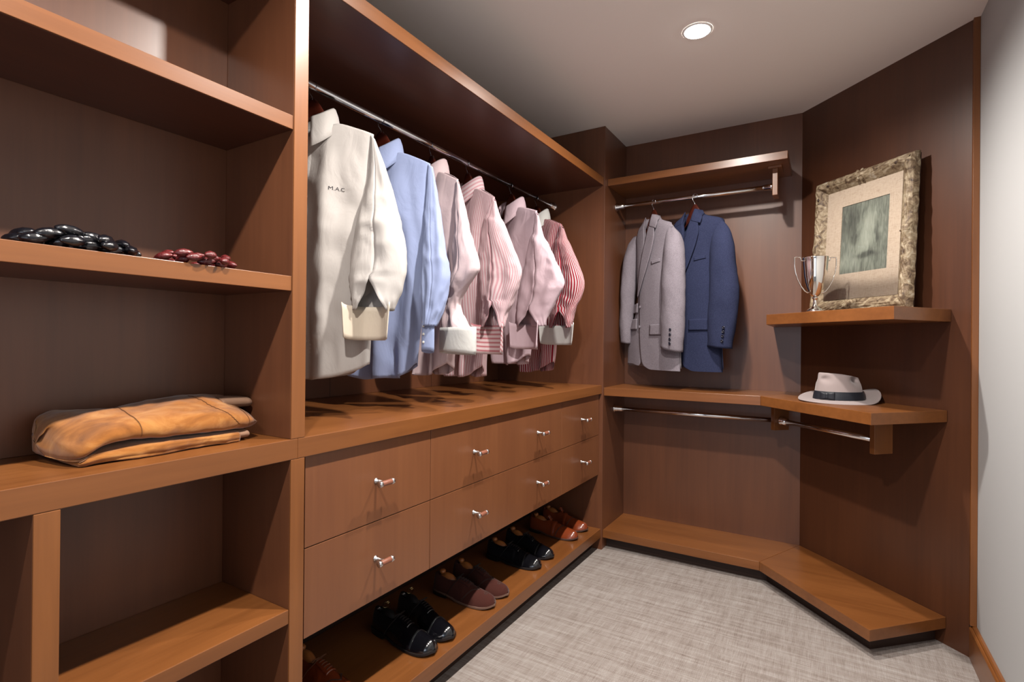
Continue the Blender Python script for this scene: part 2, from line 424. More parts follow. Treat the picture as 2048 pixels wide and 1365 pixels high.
# back of the hanging bay with an upright joint strip
t = empty('bay_back_panel', (-1.83, 1.8, CT), label='brown veneer back panel behind the hanging shirts', cat='panel')
ys = [Y1 + 0.001, 1.52, 2.19, YE - 0.001]
for a, b in zip(ys, ys[1:]): box('veneer_board', XC_ + 0.0005, XC_ + 0.008, a + 0.001, b - 0.001, CT + 0.0005, 2.103, PZ, t, 0.0008)

# drawers
t = empty('drawer_cabinet', (-1.48, 1.85, 0.0), label='wide low wooden drawer cabinet under the worktop with T handles', cat='drawers')
DX = -1.135
box('back_panel', -1.60, -1.585, Y1 + 0.001, YE - 0.001, 0.0, CB - 0.001, KICK, t, 0)
box('carcass', -1.585, DX - 0.022, Y1 + 0.001, YE - 0.001, 0.436, CB - 0.001, KICK, t, 0)
ycol = [Y1 + 0.012, 1.356, 2.357, YE - 0.008]
zrow = [0.4325, 0.6615, CB - 0.001]
k = 0
for r in range(2):
    for c in range(3):
        ya, yb = ycol[c] + 0.0013, ycol[c + 1] - 0.0013
        d = box('drawer', DX - 0.02, DX, ya, yb, zrow[r] + (0.0015 if r else 0), zrow[r + 1] - (0.0012 if r == 0 else 0.002), DZ, t, 0.0008)
        d.location = d.location
        for q in ([0.5] if c != 1 else [0.25, 0.75]):
            yk = ycol[c] + (ycol[c + 1] - ycol[c]) * q; zk = 0.781 if r else 0.5535
            bm = bm_lathe(bmesh.new(), [(0.0085, 0), (0.0085, 0.002), (0.0048, 0.004), (0.0042, 0.03), (0.0055, 0.038)], (DX, yk, zk), 20, 'X')
            for s in (-1, 1):
                bm_lathe(bm, [(0.0086, -0.0045), (0.0092, -0.003), (0.0092, 0.003), (0.0086, 0.0045)], (DX + 0.042, yk + s * 0.0235, zk), 20, 'Y')
            h = link_bm('handle', bm, NICKEL, None, smooth=True); h.parent = d; h['label'] = 'nickel T handle post with end caps'
            g = lathe('handle_grip', [(0.0076, -0.0195), (0.0082, -0.018), (0.0078, 0), (0.0082, 0.018), (0.0076, 0.0195)], (DX + 0.042, yk, zk), LEATHER_GRIP, None, 20, 'Y')
            g.parent = d; g['label'] = 'brown leather-wrapped grip'
            for s in (h, g): s.location = (0, 0, 0)
# shoe shelf
t = empty('shoe_shelf', (-1.3, 1.85, 0), label='low wooden shelf under the drawers holding the row of shoes', cat='shelf')
box('shelf_board', -1.58, XF, Y1 + 0.0005, YE - 0.0005, 0.069, 0.121, WY, t)
box('toe_kick', -1.19, -1.175, Y1, YE - 0.001, 0.0, 0.069, KICK, t, 0)

# ------------------------------------------------------------------ alcove shelves
P1, P2, P3 = (-0.29, 2.871), (0.138, 2.409), (0.405, 2.688)
XE = XF + 0.0065
def corner_poly(off=0.0):
    return [(XE, 2.871 + off), (P1[0] + off * .4, P1[1] + off * .9), (P2[0] + off * 0.0, P2[1] + off * 1.4), (P3[0] - off, P3[1] + 0.0), (-0.13, YB - 0.001), (XE, YB - 0.001)]
def two_board(t, z0, z1, mx=WX, md=WD):
    # mitred where the shelf turns: P1 to the wall corner
    e = 0.0004
    prism('shelf_board', [(XE, P1[1]), (P1[0] - e, P1[1]), (-0.13 - e, YB - 0.001), (XE, YB - 0.001)], z0, z1, mx, t)
    prism('shelf_board', [(P1[0] + e, P1[1] - e), P2, (P3[0], P3[1]), (-0.13 + e, YB - 0.0015)], z0, z1, md, t)
t = empty('corner_shelf', (-0.1, 2.95, 0.886), label='angled wooden corner shelf with the grey hat on it', cat='shelf')
two_board(t, 0.888, 0.935)
t = empty('low_platform', (-0.1, 2.95, 0.0), label='low angled wooden platform shelf just above the carpet in the alcove', cat='platform')
two_board(t, 0.066, 0.111)
prism('toe_kick', [(XE, 2.93), (-0.262, 2.93), (0.145, 2.49), (0.375, 2.715), (-0.13, YB - 0.002), (XE, YB - 0.001)], 0.0, 0.066, KICK, t, 0)
t = empty('coat_shelf', (-0.65, 3.06, 2.114), label='upper wooden shelf above the grey and blue jackets', cat='shelf')
box('shelf_board', XE, -0.180, 2.904, YB - 0.001, 2.112, 2.152, WX, t)
t = empty('display_shelf', (0.0, 2.9, 1.289), label='wooden corner shelf carrying the framed drawing and silver cup', cat='shelf')
prism('shelf_board', [(-0.264, 2.844), (0.204, 2.378), (0.414, 2.681), (-0.13, YB - 0.001), (-0.264, YB - 0.001)], 1.289, 1.339, WD, t)

# ------------------------------------------------------------------ rails
def flange(name, c, mat, parent, axis, s=1):
    prof = [(0.024, 0), (0.024, 0.004 * s), (0.018, 0.006 * s), (0.018, 0.02 * s), (0.0155, 0.021 * s), (0.0155, 0.05 * s), (0.0128, 0.052 * s)]
    return lathe(name, prof, c, mat, parent, 28, axis)
RX, RZ = -1.443, 2.021
t = empty('shirt_rail', (RX, 1.85, RZ), label='long chrome clothes rail carrying the six shirts', cat='rail')
tube('rail_tube', [(RX, Y1 + 0.002, RZ), (RX, YE - 0.002, RZ)], 0.0125, CHROME, t, 24)
flange('end_socket', (RX, YE - 0.0005, RZ), CHROME, t, 'Y', -1); flange('end_socket', (RX, Y1 + 0.0005, RZ), CHROME, t, 'Y', 1)
CY, CZ = 3.045, 2.019
t = empty('jacket_rail', (-0.7, CY, CZ), label='chrome clothes rail with the two jackets under the upper shelf', cat='rail')
tube('rail_tube', [(XE + 0.002, CY, CZ), (-0.257, CY, CZ)], 0.0125, CHROME, t, 24)
flange('end_socket', (XE + 0.0005, CY, CZ), CHROME, t, 'X', 1)
lathe('end_socket', [(0.018, 0), (0.018, -0.012), (0.0155, -0.014), (0.0155, -0.04), (0.0128, -0.041)], (-0.2555, CY, CZ), CHROME, t, 28, 'X')
b = box('bracket', -0.255, -0.231, 2.995, 3.085, 1.962, 2.10, WZ, t); b['label'] = 'wooden drop bracket'
box('bracket_plate', -0.275, -0.212, 2.985, 3.095, 2.10, 2.1118, WX, t)
t = empty('lower_rail', (-0.5, CY, 0.797), label='chrome rail below the corner shelf along the back wall', cat='rail')
tube('rail_tube', [(XE + 0.002, CY, 0.797), (-0.244, CY, 0.797)], 0.0125, CHROME, t, 24)
flange('end_socket', (XE + 0.0005, CY, 0.797), CHROME, t, 'X', 1)
def diag_box(name, cx, cy, half_w, half_t, z0, z1, mat, parent):
    # wide side along (1, 1), thin side along (1, -1)
    a, b = half_w * d45, half_t * d45
    return prism(name, [(cx - a - b, cy - a + b), (cx - a + b, cy - a - b), (cx + a + b, cy + a - b), (cx + a - b, cy + a + b)], z0, z1, mat, parent)
diag_box('bracket', -0.216, 3.052, 0.045, 0.012, 0.749, 0.876, WZ, t)
diag_box('bracket_plate', -0.216, 3.052, 0.05, 0.028, 0.876, 0.8878, WX, t)
t = empty('angled_rail', (0.0, 2.85, 0.797), label='short chrome rail under the angled part of the corner shelf', cat='rail')
a0 = (-0.2045, 3.0405, 0.797); a1 = (0.178, 2.658, 0.797)
tube('rail_tube', [a0, a1], 0.0125, CHROME, t, 24)
bm = bm_tube(bmesh.new(), [(-0.206, 3.042, 0.797), (-0.203, 3.039, 0.797), (-0.199, 3.035, 0.797), (-0.182, 3.018, 0.797)], [0.024, 0.024, 0.018, 0.018], 24)
link_bm('end_socket', bm, CHROME, t, smooth=True)
diag_box('bracket', 0.187, 2.649, 0.047, 0.0115, 0.744, 0.876, WZ, t)
diag_box('bracket_plate', 0.193, 2.655, 0.058, 0.028, 0.876, 0.8878, WX, t)

# ------------------------------------------------------------------ downlight
t = empty('ceiling_downlight', (LAMP_X, 2.171, CEIL), label='bright round recessed downlight in the ceiling', cat='light')
bm = bmesh.new(); prof = [(0.046, -0.0015), (0.050, -0.004), (0.056, -0.0035), (0.059, -0.0002)]
ring = [[bm.verts.new((LAMP_X + r * math.cos(2 * PI * k / 40), 2.171 + r * math.sin(2 * PI * k / 40), CEIL + h)) for k in range(40)] for r, h in prof]
for A_, B_ in zip(ring, ring[1:]):
    for k in range(40): bm.faces.new((A_[k], A_[(k + 1) % 40], B_[(k + 1) % 40], B_[k]))
link_bm('trim_ring', bm, TRIMW, t, smooth=True)
lathe('lens', [(0.049, -0.001), (0.048, -0.004), (0.034, -0.0065), (0.01, -0.008)], (LAMP_X, 2.171, CEIL), LENS, t)

# ------------------------------------------------------------------ hangers
def make_hanger(name, loc, th, label, group, half=0.205, rail_z=None, top=1.962, mat=HW):
    t = empty(name, loc, th, label, 'hanger', group)
    zr = rail_z - loc[2]; r = 0.0148
    pts = [(r * math.cos(a), 0.0, zr + r * math.sin(a)) for a in [math.radians(d) for d in range(-55, 181, 15)]]
    pts += [(-r * 0.98, 0, zr - 0.012), (-r * .7, 0, zr - 0.024), (-0.003, 0, zr - 0.034), (0, 0, zr - 0.042), (0, 0, top - loc[2] - 0.01)]
    # the hook rides over the rail: its plane is square to the rail, the body swings with the garment
    h = tube('hook', pts, 0.0017, STEEL, t, 8, local=True); h['label'] = 'steel wire hook'
    bm = bmesh.new(); n = 25; z0 = top - loc[2]
    def P(i, j):
        u = -1 + 2 * i / (n - 1); x = u * half; a = 2 * PI * j / 10
        zc = z0 - 0.026 - 0.070 * abs(u) ** 1.3 - 0.060 * (1 - math.exp(-(u * 3.0) ** 2))
        yc = 0.002
        hh = (0.026 * math.exp(-(u * 3.0) ** 2) + 0.012) * (1 if abs(u) < .97 else .6); tt = 0.006 + 0.002 * abs(u)
        return (x, yc + tt * math.cos(a), zc + hh * math.sin(a))
    bm_grid(P, n, 10, closed=True, bm=bm)
    bm.verts.ensure_lookup_table()
    bm.faces.new(bm.verts[0:10]); bm.faces.new(bm.verts[(n - 1) * 10:n * 10]); bmesh.ops.recalc_face_normals(bm, faces=bm.faces[:])
    link_bm('shoulder_bar', bm, mat, t, world_parent=False, smooth=True)
    return t

# ------------------------------------------------------------------ shirts
def zlocal(o, z0): o.location = (0, 0, -z0); return o

def make_shirt(Y, thdeg, label, mat, cuffmat, collarmat, levels, slit=None, cuff='french', hem=1.055, seed=0.0, slitw=0.05,
               cuffbox=None, chest=0.215, hemw=0.18, mono=False, cuffz=(1.29, 1.2), stiff=1.0):
    z0 = hem - 0.01
    t = empty('dress_shirt', (RX, Y, z0), math.radians(thdeg), label, 'shirt', 'shirts on the long rail')
    tipx, tipz = 0.212, levels[0][1] + 0.004
    neckz = 1.899
    def ztop(x):
        a = abs(x)
        return neckz - 0.004 * (a / 0.06) if a < 0.06 else neckz - 0.004 + (tipz - neckz + 0.004) * ((a - 0.06) / (tipx - 0.06)) ** 1.25
    def S(u, side, v, off=0.0):
        """u -1..1 across, side -1 front / +1 back, v 0 shoulder .. 1 hem"""
        w = interp([(0, tipx), (0.12, tipx - 0.006), (0.3, chest), (0.6, (chest + hemw) / 2 + 0.004), (1.0, hemw)], v)[0]
        x = u * w
        zt = ztop(u * tipx)
        neck = math.exp(-(abs(u) * tipx / 0.066) ** 3)
        if side < 0: zt -= 0.062 * neck * (1 if v < 1 else 0) * (1 - v)
        zh = hem + (0.055 * abs(u) ** 3) + (0.025 if side > 0 else 0.0) * 0 + (0.012 * nz(u * 2.2, seed, side))
        z = zt * (1 - v) + zh * v
        prof = max(0.0, 1 - u * u) ** 0.5
        D = interp([(0, 0.014), (0.03, 0.024), (0.08, 0.032), (0.18, 0.044), (0.4, 0.052), (1.0, 0.042)], v)[0]
        D += 0.03 * neck * math.exp(-(v / 0.05) ** 2)
        A = (0.030 * min(1, v * 1.6) + 0.004) * stiff
        fold = A * (math.sin(u * 7.5 + seed * 3 + 1.5 * nz(u, v * 1.2, seed)) * 0.6 + math.sin(u * 15 + seed * 5 + v * 2.5) * 0.28 * (0.4 + v))
        fold += 0.026 * nz(u * 2.6 + seed, v * 2.6, seed + side) * min(1, v * 2 + .12) * stiff
        fold += 0.018 * (1 - abs(2 * abs(nz(u * 3.2 - v * 2 + seed, v * 4.0 + u, seed * 2 + side)) - 1) ** 0.7) * min(1, v * 2 + .1) * stiff
        y = side * (D * prof + off) + fold * prof * side
        x += 0.006 * nz(v * 5, seed, 3 * side) * prof
        return Vector((x, y, z))
    nr, nh = 72, 40
    def P(i, j):
        v = (i / (nr - 1)) ** 1.1
        side = -1 if j <= nh else 1
        k = j if j <= nh else 2 * nh - j
        u = math.sin((k / nh - 0.5) * PI)
        return S(u, side, v)
    def UV(i, j):
        k = j if j <= nh else 2 * nh - j
        return (math.sin((k / nh - 0.5) * PI) * 0.2 + (0 if j <= nh else 0.003), i / (nr - 1) * 0.8)
    bm = bm_grid(P, nr, 2 * nh, closed=True, uv=UV)
    b = zlocal(link_bm('shirt_body', bm, mat, t, world_parent=False, smooth=True), z0); solidify(b, 0.0012, -1)
    # placket
    pr = 60
    def PP(i, j):
        v = 0.07 + 0.925 * i / (pr - 1); x = (-0.016 + 0.032 * j / 4)
        s = S(x / 0.2, -1, v, 0.0035 if 0 < j < 4 else 0.0005); return s
    bm = bm_grid(PP, pr, 5, uv=lambda i, j: (j * 0.008, i * 0.013))
    zlocal(link_bm('placket', bm, mat, t, world_parent=False, smooth=True), z0)
    for q in range(7):
        s = S(0.0, -1, 0.1 + q * 0.125, 0.005)
        zlocal(lathe('button', [(0.0045, 0.001), (0.0052, 0.0), (0.0052, -0.001), (0.004, -0.0016)], s, C_COLL, t, 12, 'Y', local=True), z0)
    # collar: stand and fall as one folded strip
    cr = [(-0.020, 1.0), (0.012, 0.95), (0.040, 0.90), (0.048, 0.95), (0.044, 1.02), (0.022, 1.13), (0.000, 1.20), (-0.018, 1.25)]
    nc = 49
    def PC(i, j):
        a = math.radians(-158 + 316 * j / (nc - 1)); h, f = cr[i]
        front = (1 - math.cos(a)) / 2                      # 0 back .. 1 front
        zb = neckz + 0.008 - 0.066 * front ** 2.0
        if i >= 5: h = h - 0.034 * (i - 4) / 3 * front ** 2.5
        x = 0.072 * f * math.sin(a) ; y = 0.060 * f * math.cos(a)
        if i >= 5: x *= 1 + 0.06 * front; y -= 0.008 * front * (i - 4) / 3
        return (x, y + 0.002, zb + h * 1.08)
    bm = bm_grid(PC, 8, nc, uv=lambda i, j: (i * 0.012, j * 0.008))
    c = zlocal(link_bm('collar', bm, collarmat, t, world_parent=False, smooth=True), z0); solidify(c, 0.0022, 0)
    # sleeves: depth of the sleeve and its forward hang, allowing for the shirt's turn on the rail
    sx_, sy_ = RX + 0.22 * math.cos(math.radians(thdeg)), Y + 0.22 * math.sin(math.radians(thdeg))
    turn = math.tan(math.atan2(-sy_, -sx_) - math.radians(thdeg - 90)); dmax = 0.048 if abs(turn) < 0.7 else 0.034
    def sleeve(lv, mirror, with_slit):
        comp = 0.0 if mirror else turn
        n = 64; m = 48; ts = []
        L = []
        for k, (xl, zl, xr, zr) in enumerate(lv): L.append((k / (len(lv) - 1), (xl + xr) / 2, (zl + zr) / 2, (xr - xl) / 2, (zr - zl) / 2))
        # reparametrise by height
        zs = [r_[2] for r_ in L]; tt = [(zs[0] - z) / (zs[0] - zs[-1]) for z in zs]
        tab = [(tt[k],) + L[k][1:] for k in range(len(L))]
        sg = -1 if mirror else 1
        endw = tab[-1][3]
        def ring(tv):
            cx, cz, hw, tl = interp(tab, tv); hw = max(hw, 0.006); d = min(dmax, hw * 0.72) * comp
            return cx, cz, math.sqrt(max((0.6 * hw) ** 2, hw * hw - d * d)), tl
        def P(i, j):
            tv = i / (n - 1); cx, cz, hw, tl = ring(tv)
            gap = 0.0
            if with_slit and cz < slit[1]:
                g = (slit[1] - cz) / (slit[1] - tab[-1][2]) * slitw
                gap = math.asin(min(0.95, g / hw))
            a = PI / 2 + gap + (2 * PI - 2 * gap) * j / (m - 1)
            c_, s_ = math.cos(a), math.sin(a)
            d = min(dmax, hw * 0.72) * (1 - 0.25 * tv)
            x = cx + hw * c_ + ((slit[0] - cx) * max(0, s_) * 0.8 if with_slit and cz < slit[1] + .02 else 0)
            y = -d * (abs(s_) ** 0.8) * (1 if s_ > 0 else -1)
            z = cz + tl * c_
            amp = (0.3 + 0.7 * tv)
            w1 = 0.013 * nz(c_ * 1.5 + seed * 2, z * 8.0 + x * 5, s_ * 1.5 + seed) * amp
            w2 = 0.016 * (0.5 - abs(nz(x * 14 + z * 9 + seed, z * 12 - x * 7, s_ * 2 + seed * 3))) * amp
            w3 = 0.006 * math.sin((x - cx) * 60 + 6 * nz(z * 3, seed, 1)) * min(1, tv * 1.5) * (hw / 0.08)
            rr = (w1 + w2) * min(1, hw / 0.03)
            x += rr * c_ * 0.6; y -= (rr * s_ + w3 * abs(s_) * (1 if s_ > 0 else -1) * 0.6)
            if tv > 0.86:                                   # gathered into the cuff
                y -= 0.003 * math.sin(j * 1.9) * (tv - 0.86) / 0.14 * (1 if s_ > 0 else -1)
            fo = 0.006 + 0.075 * max(0, tv - 0.25) ** 1.2
            return (sg * x + fo * comp, y - fo, z)
        bm = bm_grid(P, n, m, uv=lambda i, j: (j / m * 0.34, i / n * 0.6))
        s = zlocal(link_bm('sleeve', bm, mat, t, world_parent=False, smooth=True), z0); solidify(s, 0.0014, 0)
        # cuff
        cx, cz, hw, tl = ring(1.0)
        zt, zb = cz + 0.012, cuffz[1]
        if cuff == 'french' and with_slit:
            bx0, bx1 = cuffbox
            mid, ww = (bx0 + bx1) / 2, (bx1 - bx0) / 2
            path = [(-1.06, -0.034), (-1.0, -0.026), (-0.86, -0.014), (-0.70, 0.002), (-0.4, 0.022), (0, 0.028), (0.4, 0.022), (0.70, 0.002), (0.86, -0.014), (1.0, -0.026), (1.06, -0.034)]
            nn = 33
            tabp = [(k / (len(path) - 1),) + p for k, p in enumerate(path)]
            def PCf(i, j):
                q = j / (nn - 1); px, py = interp(tabp, q); f = i / 7
                edge = abs(2 * q - 1) ** 3
                z = zt + (zb - zt) * f + 0.012 * edge * (1 - f) - 0.010 * (1 - edge) * f
                wdt = ww * (0.90 + 0.10 * (1 - f)) if edge > .2 else ww * 0.92
                return (sg * (mid + px * wdt) + 0.050 * comp, py * 1.0 - 0.058, z)
            bm = bm_grid(PCf, 8, nn, uv=lambda i, j: (j * 0.006, i * 0.0125))
            c2 = zlocal(link_bm('cuff', bm, cuffmat, t, world_parent=False, smooth=True), z0); solidify(c2, 0.0035, 0)
        else:
            bx0, bx1 = cuffbox; mid, ww = (bx0 + bx1) / 2, (bx1 - bx0) / 2; nn = 40
            dd = min(0.04, ww * 0.5)
            def PCc(i, j):
                a = 2 * PI * j / nn; f = i / 7; rr = 1.0 + (0.02 if 0 < i < 7 else 0)
                return (sg * (mid + ww * rr * math.cos(a)) + 0.054 * comp, -dd * rr * math.sin(a) - 0.058, zt + (zb - zt) * f + 0.006 * math.sin(a) * f)
            bm = bm_grid(PCc, 8, nn, closed=True, uv=lambda i, j: (j * 0.006, i * 0.0125))
            c2 = zlocal(link_bm('cuff', bm, cuffmat, t, world_parent=False, smooth=True), z0); solidify(c2, 0.003, 0)
            if cuff == 'barrel' and not mirror:
                for q in range(3):
                    zlocal(lathe('button', [(0.004, 0.001), (0.0048, 0.0), (0.0048, -0.001), (0.0035, -0.0016)], (mid - ww * 0.45 + 0.054 * comp, -dd * 0.95 - 0.060, zt - 0.012 - q * 0.028), C_COLL, t, 10, 'Y', local=True), z0)
    sleeve(levels, False, slit is not None)
    flat = [(0.206, tipz, 0.216, tipz - .01), (0.19, 1.72, 0.235, 1.72), (0.165, 1.6, 0.252, 1.59), (0.15, 1.45, 0.262, 1.44), (0.165, 1.31, 0.245, 1.30), (0.172, 1.26, 0.232, 1.255)]
    cb_keep = cuffbox
    cuffbox = (0.165, 0.238); kz = cuffz; cuffz = (1.26, 1.19)
    sleeve(flat, True, False)
    cuffbox, cuffz = cb_keep, kz
    if mono:
        cu = bpy.data.curves.new('monogram', 'FONT'); cu.body = 'M.A.C'; cu.size = 0.017; cu.align_x = 'CENTER'
        tmp = bpy.data.objects.new('monogram_tmp', cu); COL.objects.link(tmp)
        dg = bpy.context.evaluated_depsgraph_get(); me = bpy.data.meshes.new_from_object(tmp.evaluated_get(dg)); bpy.data.objects.remove(tmp)
        v_ = 0.275
        for vt in me.vertices:
            p = S((0.108 + vt.co.x) / 0.21, -1, v_ - vt.co.y / 0.83, 0.0022); vt.co = (p.x, p.y, p.z)
        mo = bpy.data.objects.new('monogram', me); COL.objects.link(mo); me.materials.clear(); me.materials.append(THREAD); mo.parent = t; zlocal(mo, z0)
        mo['label'] = 'small dark stitched initials'
    # seam line round the armhole
    return t

shirt_specs = [
 dict(Y=1.114, thdeg=22, label='cream white dress shirt with tiny dark monogram, nearest the camera', mat=C_WHITE, cuffmat=C_WCUFF, collarmat=C_WHITE, mono=True,
   levels=[(0.205,1.846,0.217,1.831),(0.199,1.736,0.255,1.735),(0.182,1.638,0.284,1.636),(0.158,1.534,0.308,1.548),(0.148,1.477,0.322,1.478),(0.146,1.421,0.321,1.420),(0.146,1.369,0.311,1.369),(0.150,1.330,0.298,1.325),(0.152,1.285,0.284,1.285)],
   slit=(0.219,1.378), slitw=0.050, cuffbox=(0.138,0.282), cuffz=(1.29,1.203), hem=1.066, seed=1.7, hemw=0.205, chest=0.222),
 dict(Y=1.419, thdeg=10, label='pale blue dress shirt with narrow buttoned cuff, second from the camera', mat=C_BLUE, cuffmat=C_BLUE, collarmat=C_BLUE, cuff='barrel',
   levels=[(0.206,1.829,0.222,1.818),(0.200,1.751,0.241,1.729),(0.190,1.617,0.262,1.612),(0.187,1.506,0.279,1.502),(0.186,1.394,0.292,1.409),(0.191,1.296,0.261,1.295),(0.192,1.245,0.240,1.245)],
   cuffbox=(0.190,0.235), cuffz=(1.24,1.156), hem=1.053, seed=4.1, hemw=0.165, chest=0.21),
 dict(Y=1.707, thdeg=-20, label='pale blush dress shirt with rounded closed cuff, third from the camera', mat=C_PINKP, cuffmat=C_COLL, collarmat=C_PINKP, cuff='closed',
   levels=[(0.202,1.822,0.222,1.804),(0.190,1.701,0.282,1.671),(0.183,1.592,0.326,1.570),(0.178,1.475,0.360,1.455),(0.150,1.408,0.299,1.397),(0.128,1.340,0.240,1.334),(0.121,1.270,0.274,1.266),(0.117,1.232,0.312,1.232)],
   cuffbox=(0.120,0.328), cuffz=(1.23,1.148), hem=1.052, seed=7.3, hemw=0.14, chest=0.2),
 dict(Y=1.968, thdeg=-20, label='pink and white striped dress shirt with turned-back striped cuff, fourth from the camera', mat=C_PSTR, cuffmat=C_PSTRH, collarmat=C_PSTR,
   levels=[(0.200,1.816,0.222,1.799),(0.160,1.765,0.260,1.731),(0.120,1.684,0.302,1.652),(0.103,1.534,0.392,1.489),(0.113,1.465,0.388,1.439),(0.125,1.377,0.340,1.360),(0.122,1.300,0.305,1.300),(0.120,1.250,0.288,1.250)],
   slit=(0.250,1.345), slitw=0.055, cuffbox=(0.115,0.320), cuffz=(1.25,1.150), hem=1.030, seed=9.9, hemw=0.13, chest=0.2),
 dict(Y=2.357, thdeg=-21, label='plain soft pink dress shirt with open cuff, fifth from the camera', mat=C_PINK, cuffmat=C_PINK, collarmat=C_PINK,
   levels=[(0.200,1.843,0.228,1.819),(0.178,1.745,0.270,1.714),(0.132,1.611,0.350,1.582),(0.090,1.495,0.410,1.466),(0.075,1.396,0.355,1.385),(0.060,1.318,0.300,1.312),(0.062,1.272,0.280,1.270)],
   slit=(0.196,1.352), slitw=0.075, cuffbox=(0.060,0.268), cuffz=(1.27,1.168), hem=1.075, seed=12.2, hemw=0.16, chest=0.2),
 dict(Y=2.639, thdeg=-21, label='red striped dress shirt with white collar and white cuff, farthest along the rail', mat=C_RED, cuffmat=C_COLL, collarmat=C_COLL,
   levels=[(0.203,1.831,0.231,1.807),(0.165,1.748,0.275,1.730),(0.149,1.648,0.333,1.624),(0.133,1.509,0.380,1.510),(0.125,1.430,0.364,1.435),(0.125,1.340,0.310,1.335),(0.122,1.272,0.290,1.270)],
   slit=(0.240,1.356), slitw=0.062, cuffbox=(0.088,0.342), cuffz=(1.27,1.190), hem=1.025, seed=15.4, hemw=0.15, chest=0.2),
]
who = ['cream shirt nearest the camera', 'pale blue shirt', 'pale blush shirt, third along the rail', 'pink striped shirt', 'plain soft pink shirt, fifth along', 'red striped shirt']
for sp, w_ in zip(shirt_specs, who):
    make_shirt(**sp)
    make_hanger('clothes_hanger', (RX, sp['Y'], 1.86), math.radians(sp['thdeg']), 'dark wooden hanger with steel hook inside the ' + w_, 'hangers on the long rail', 0.165, RZ, 1.972)

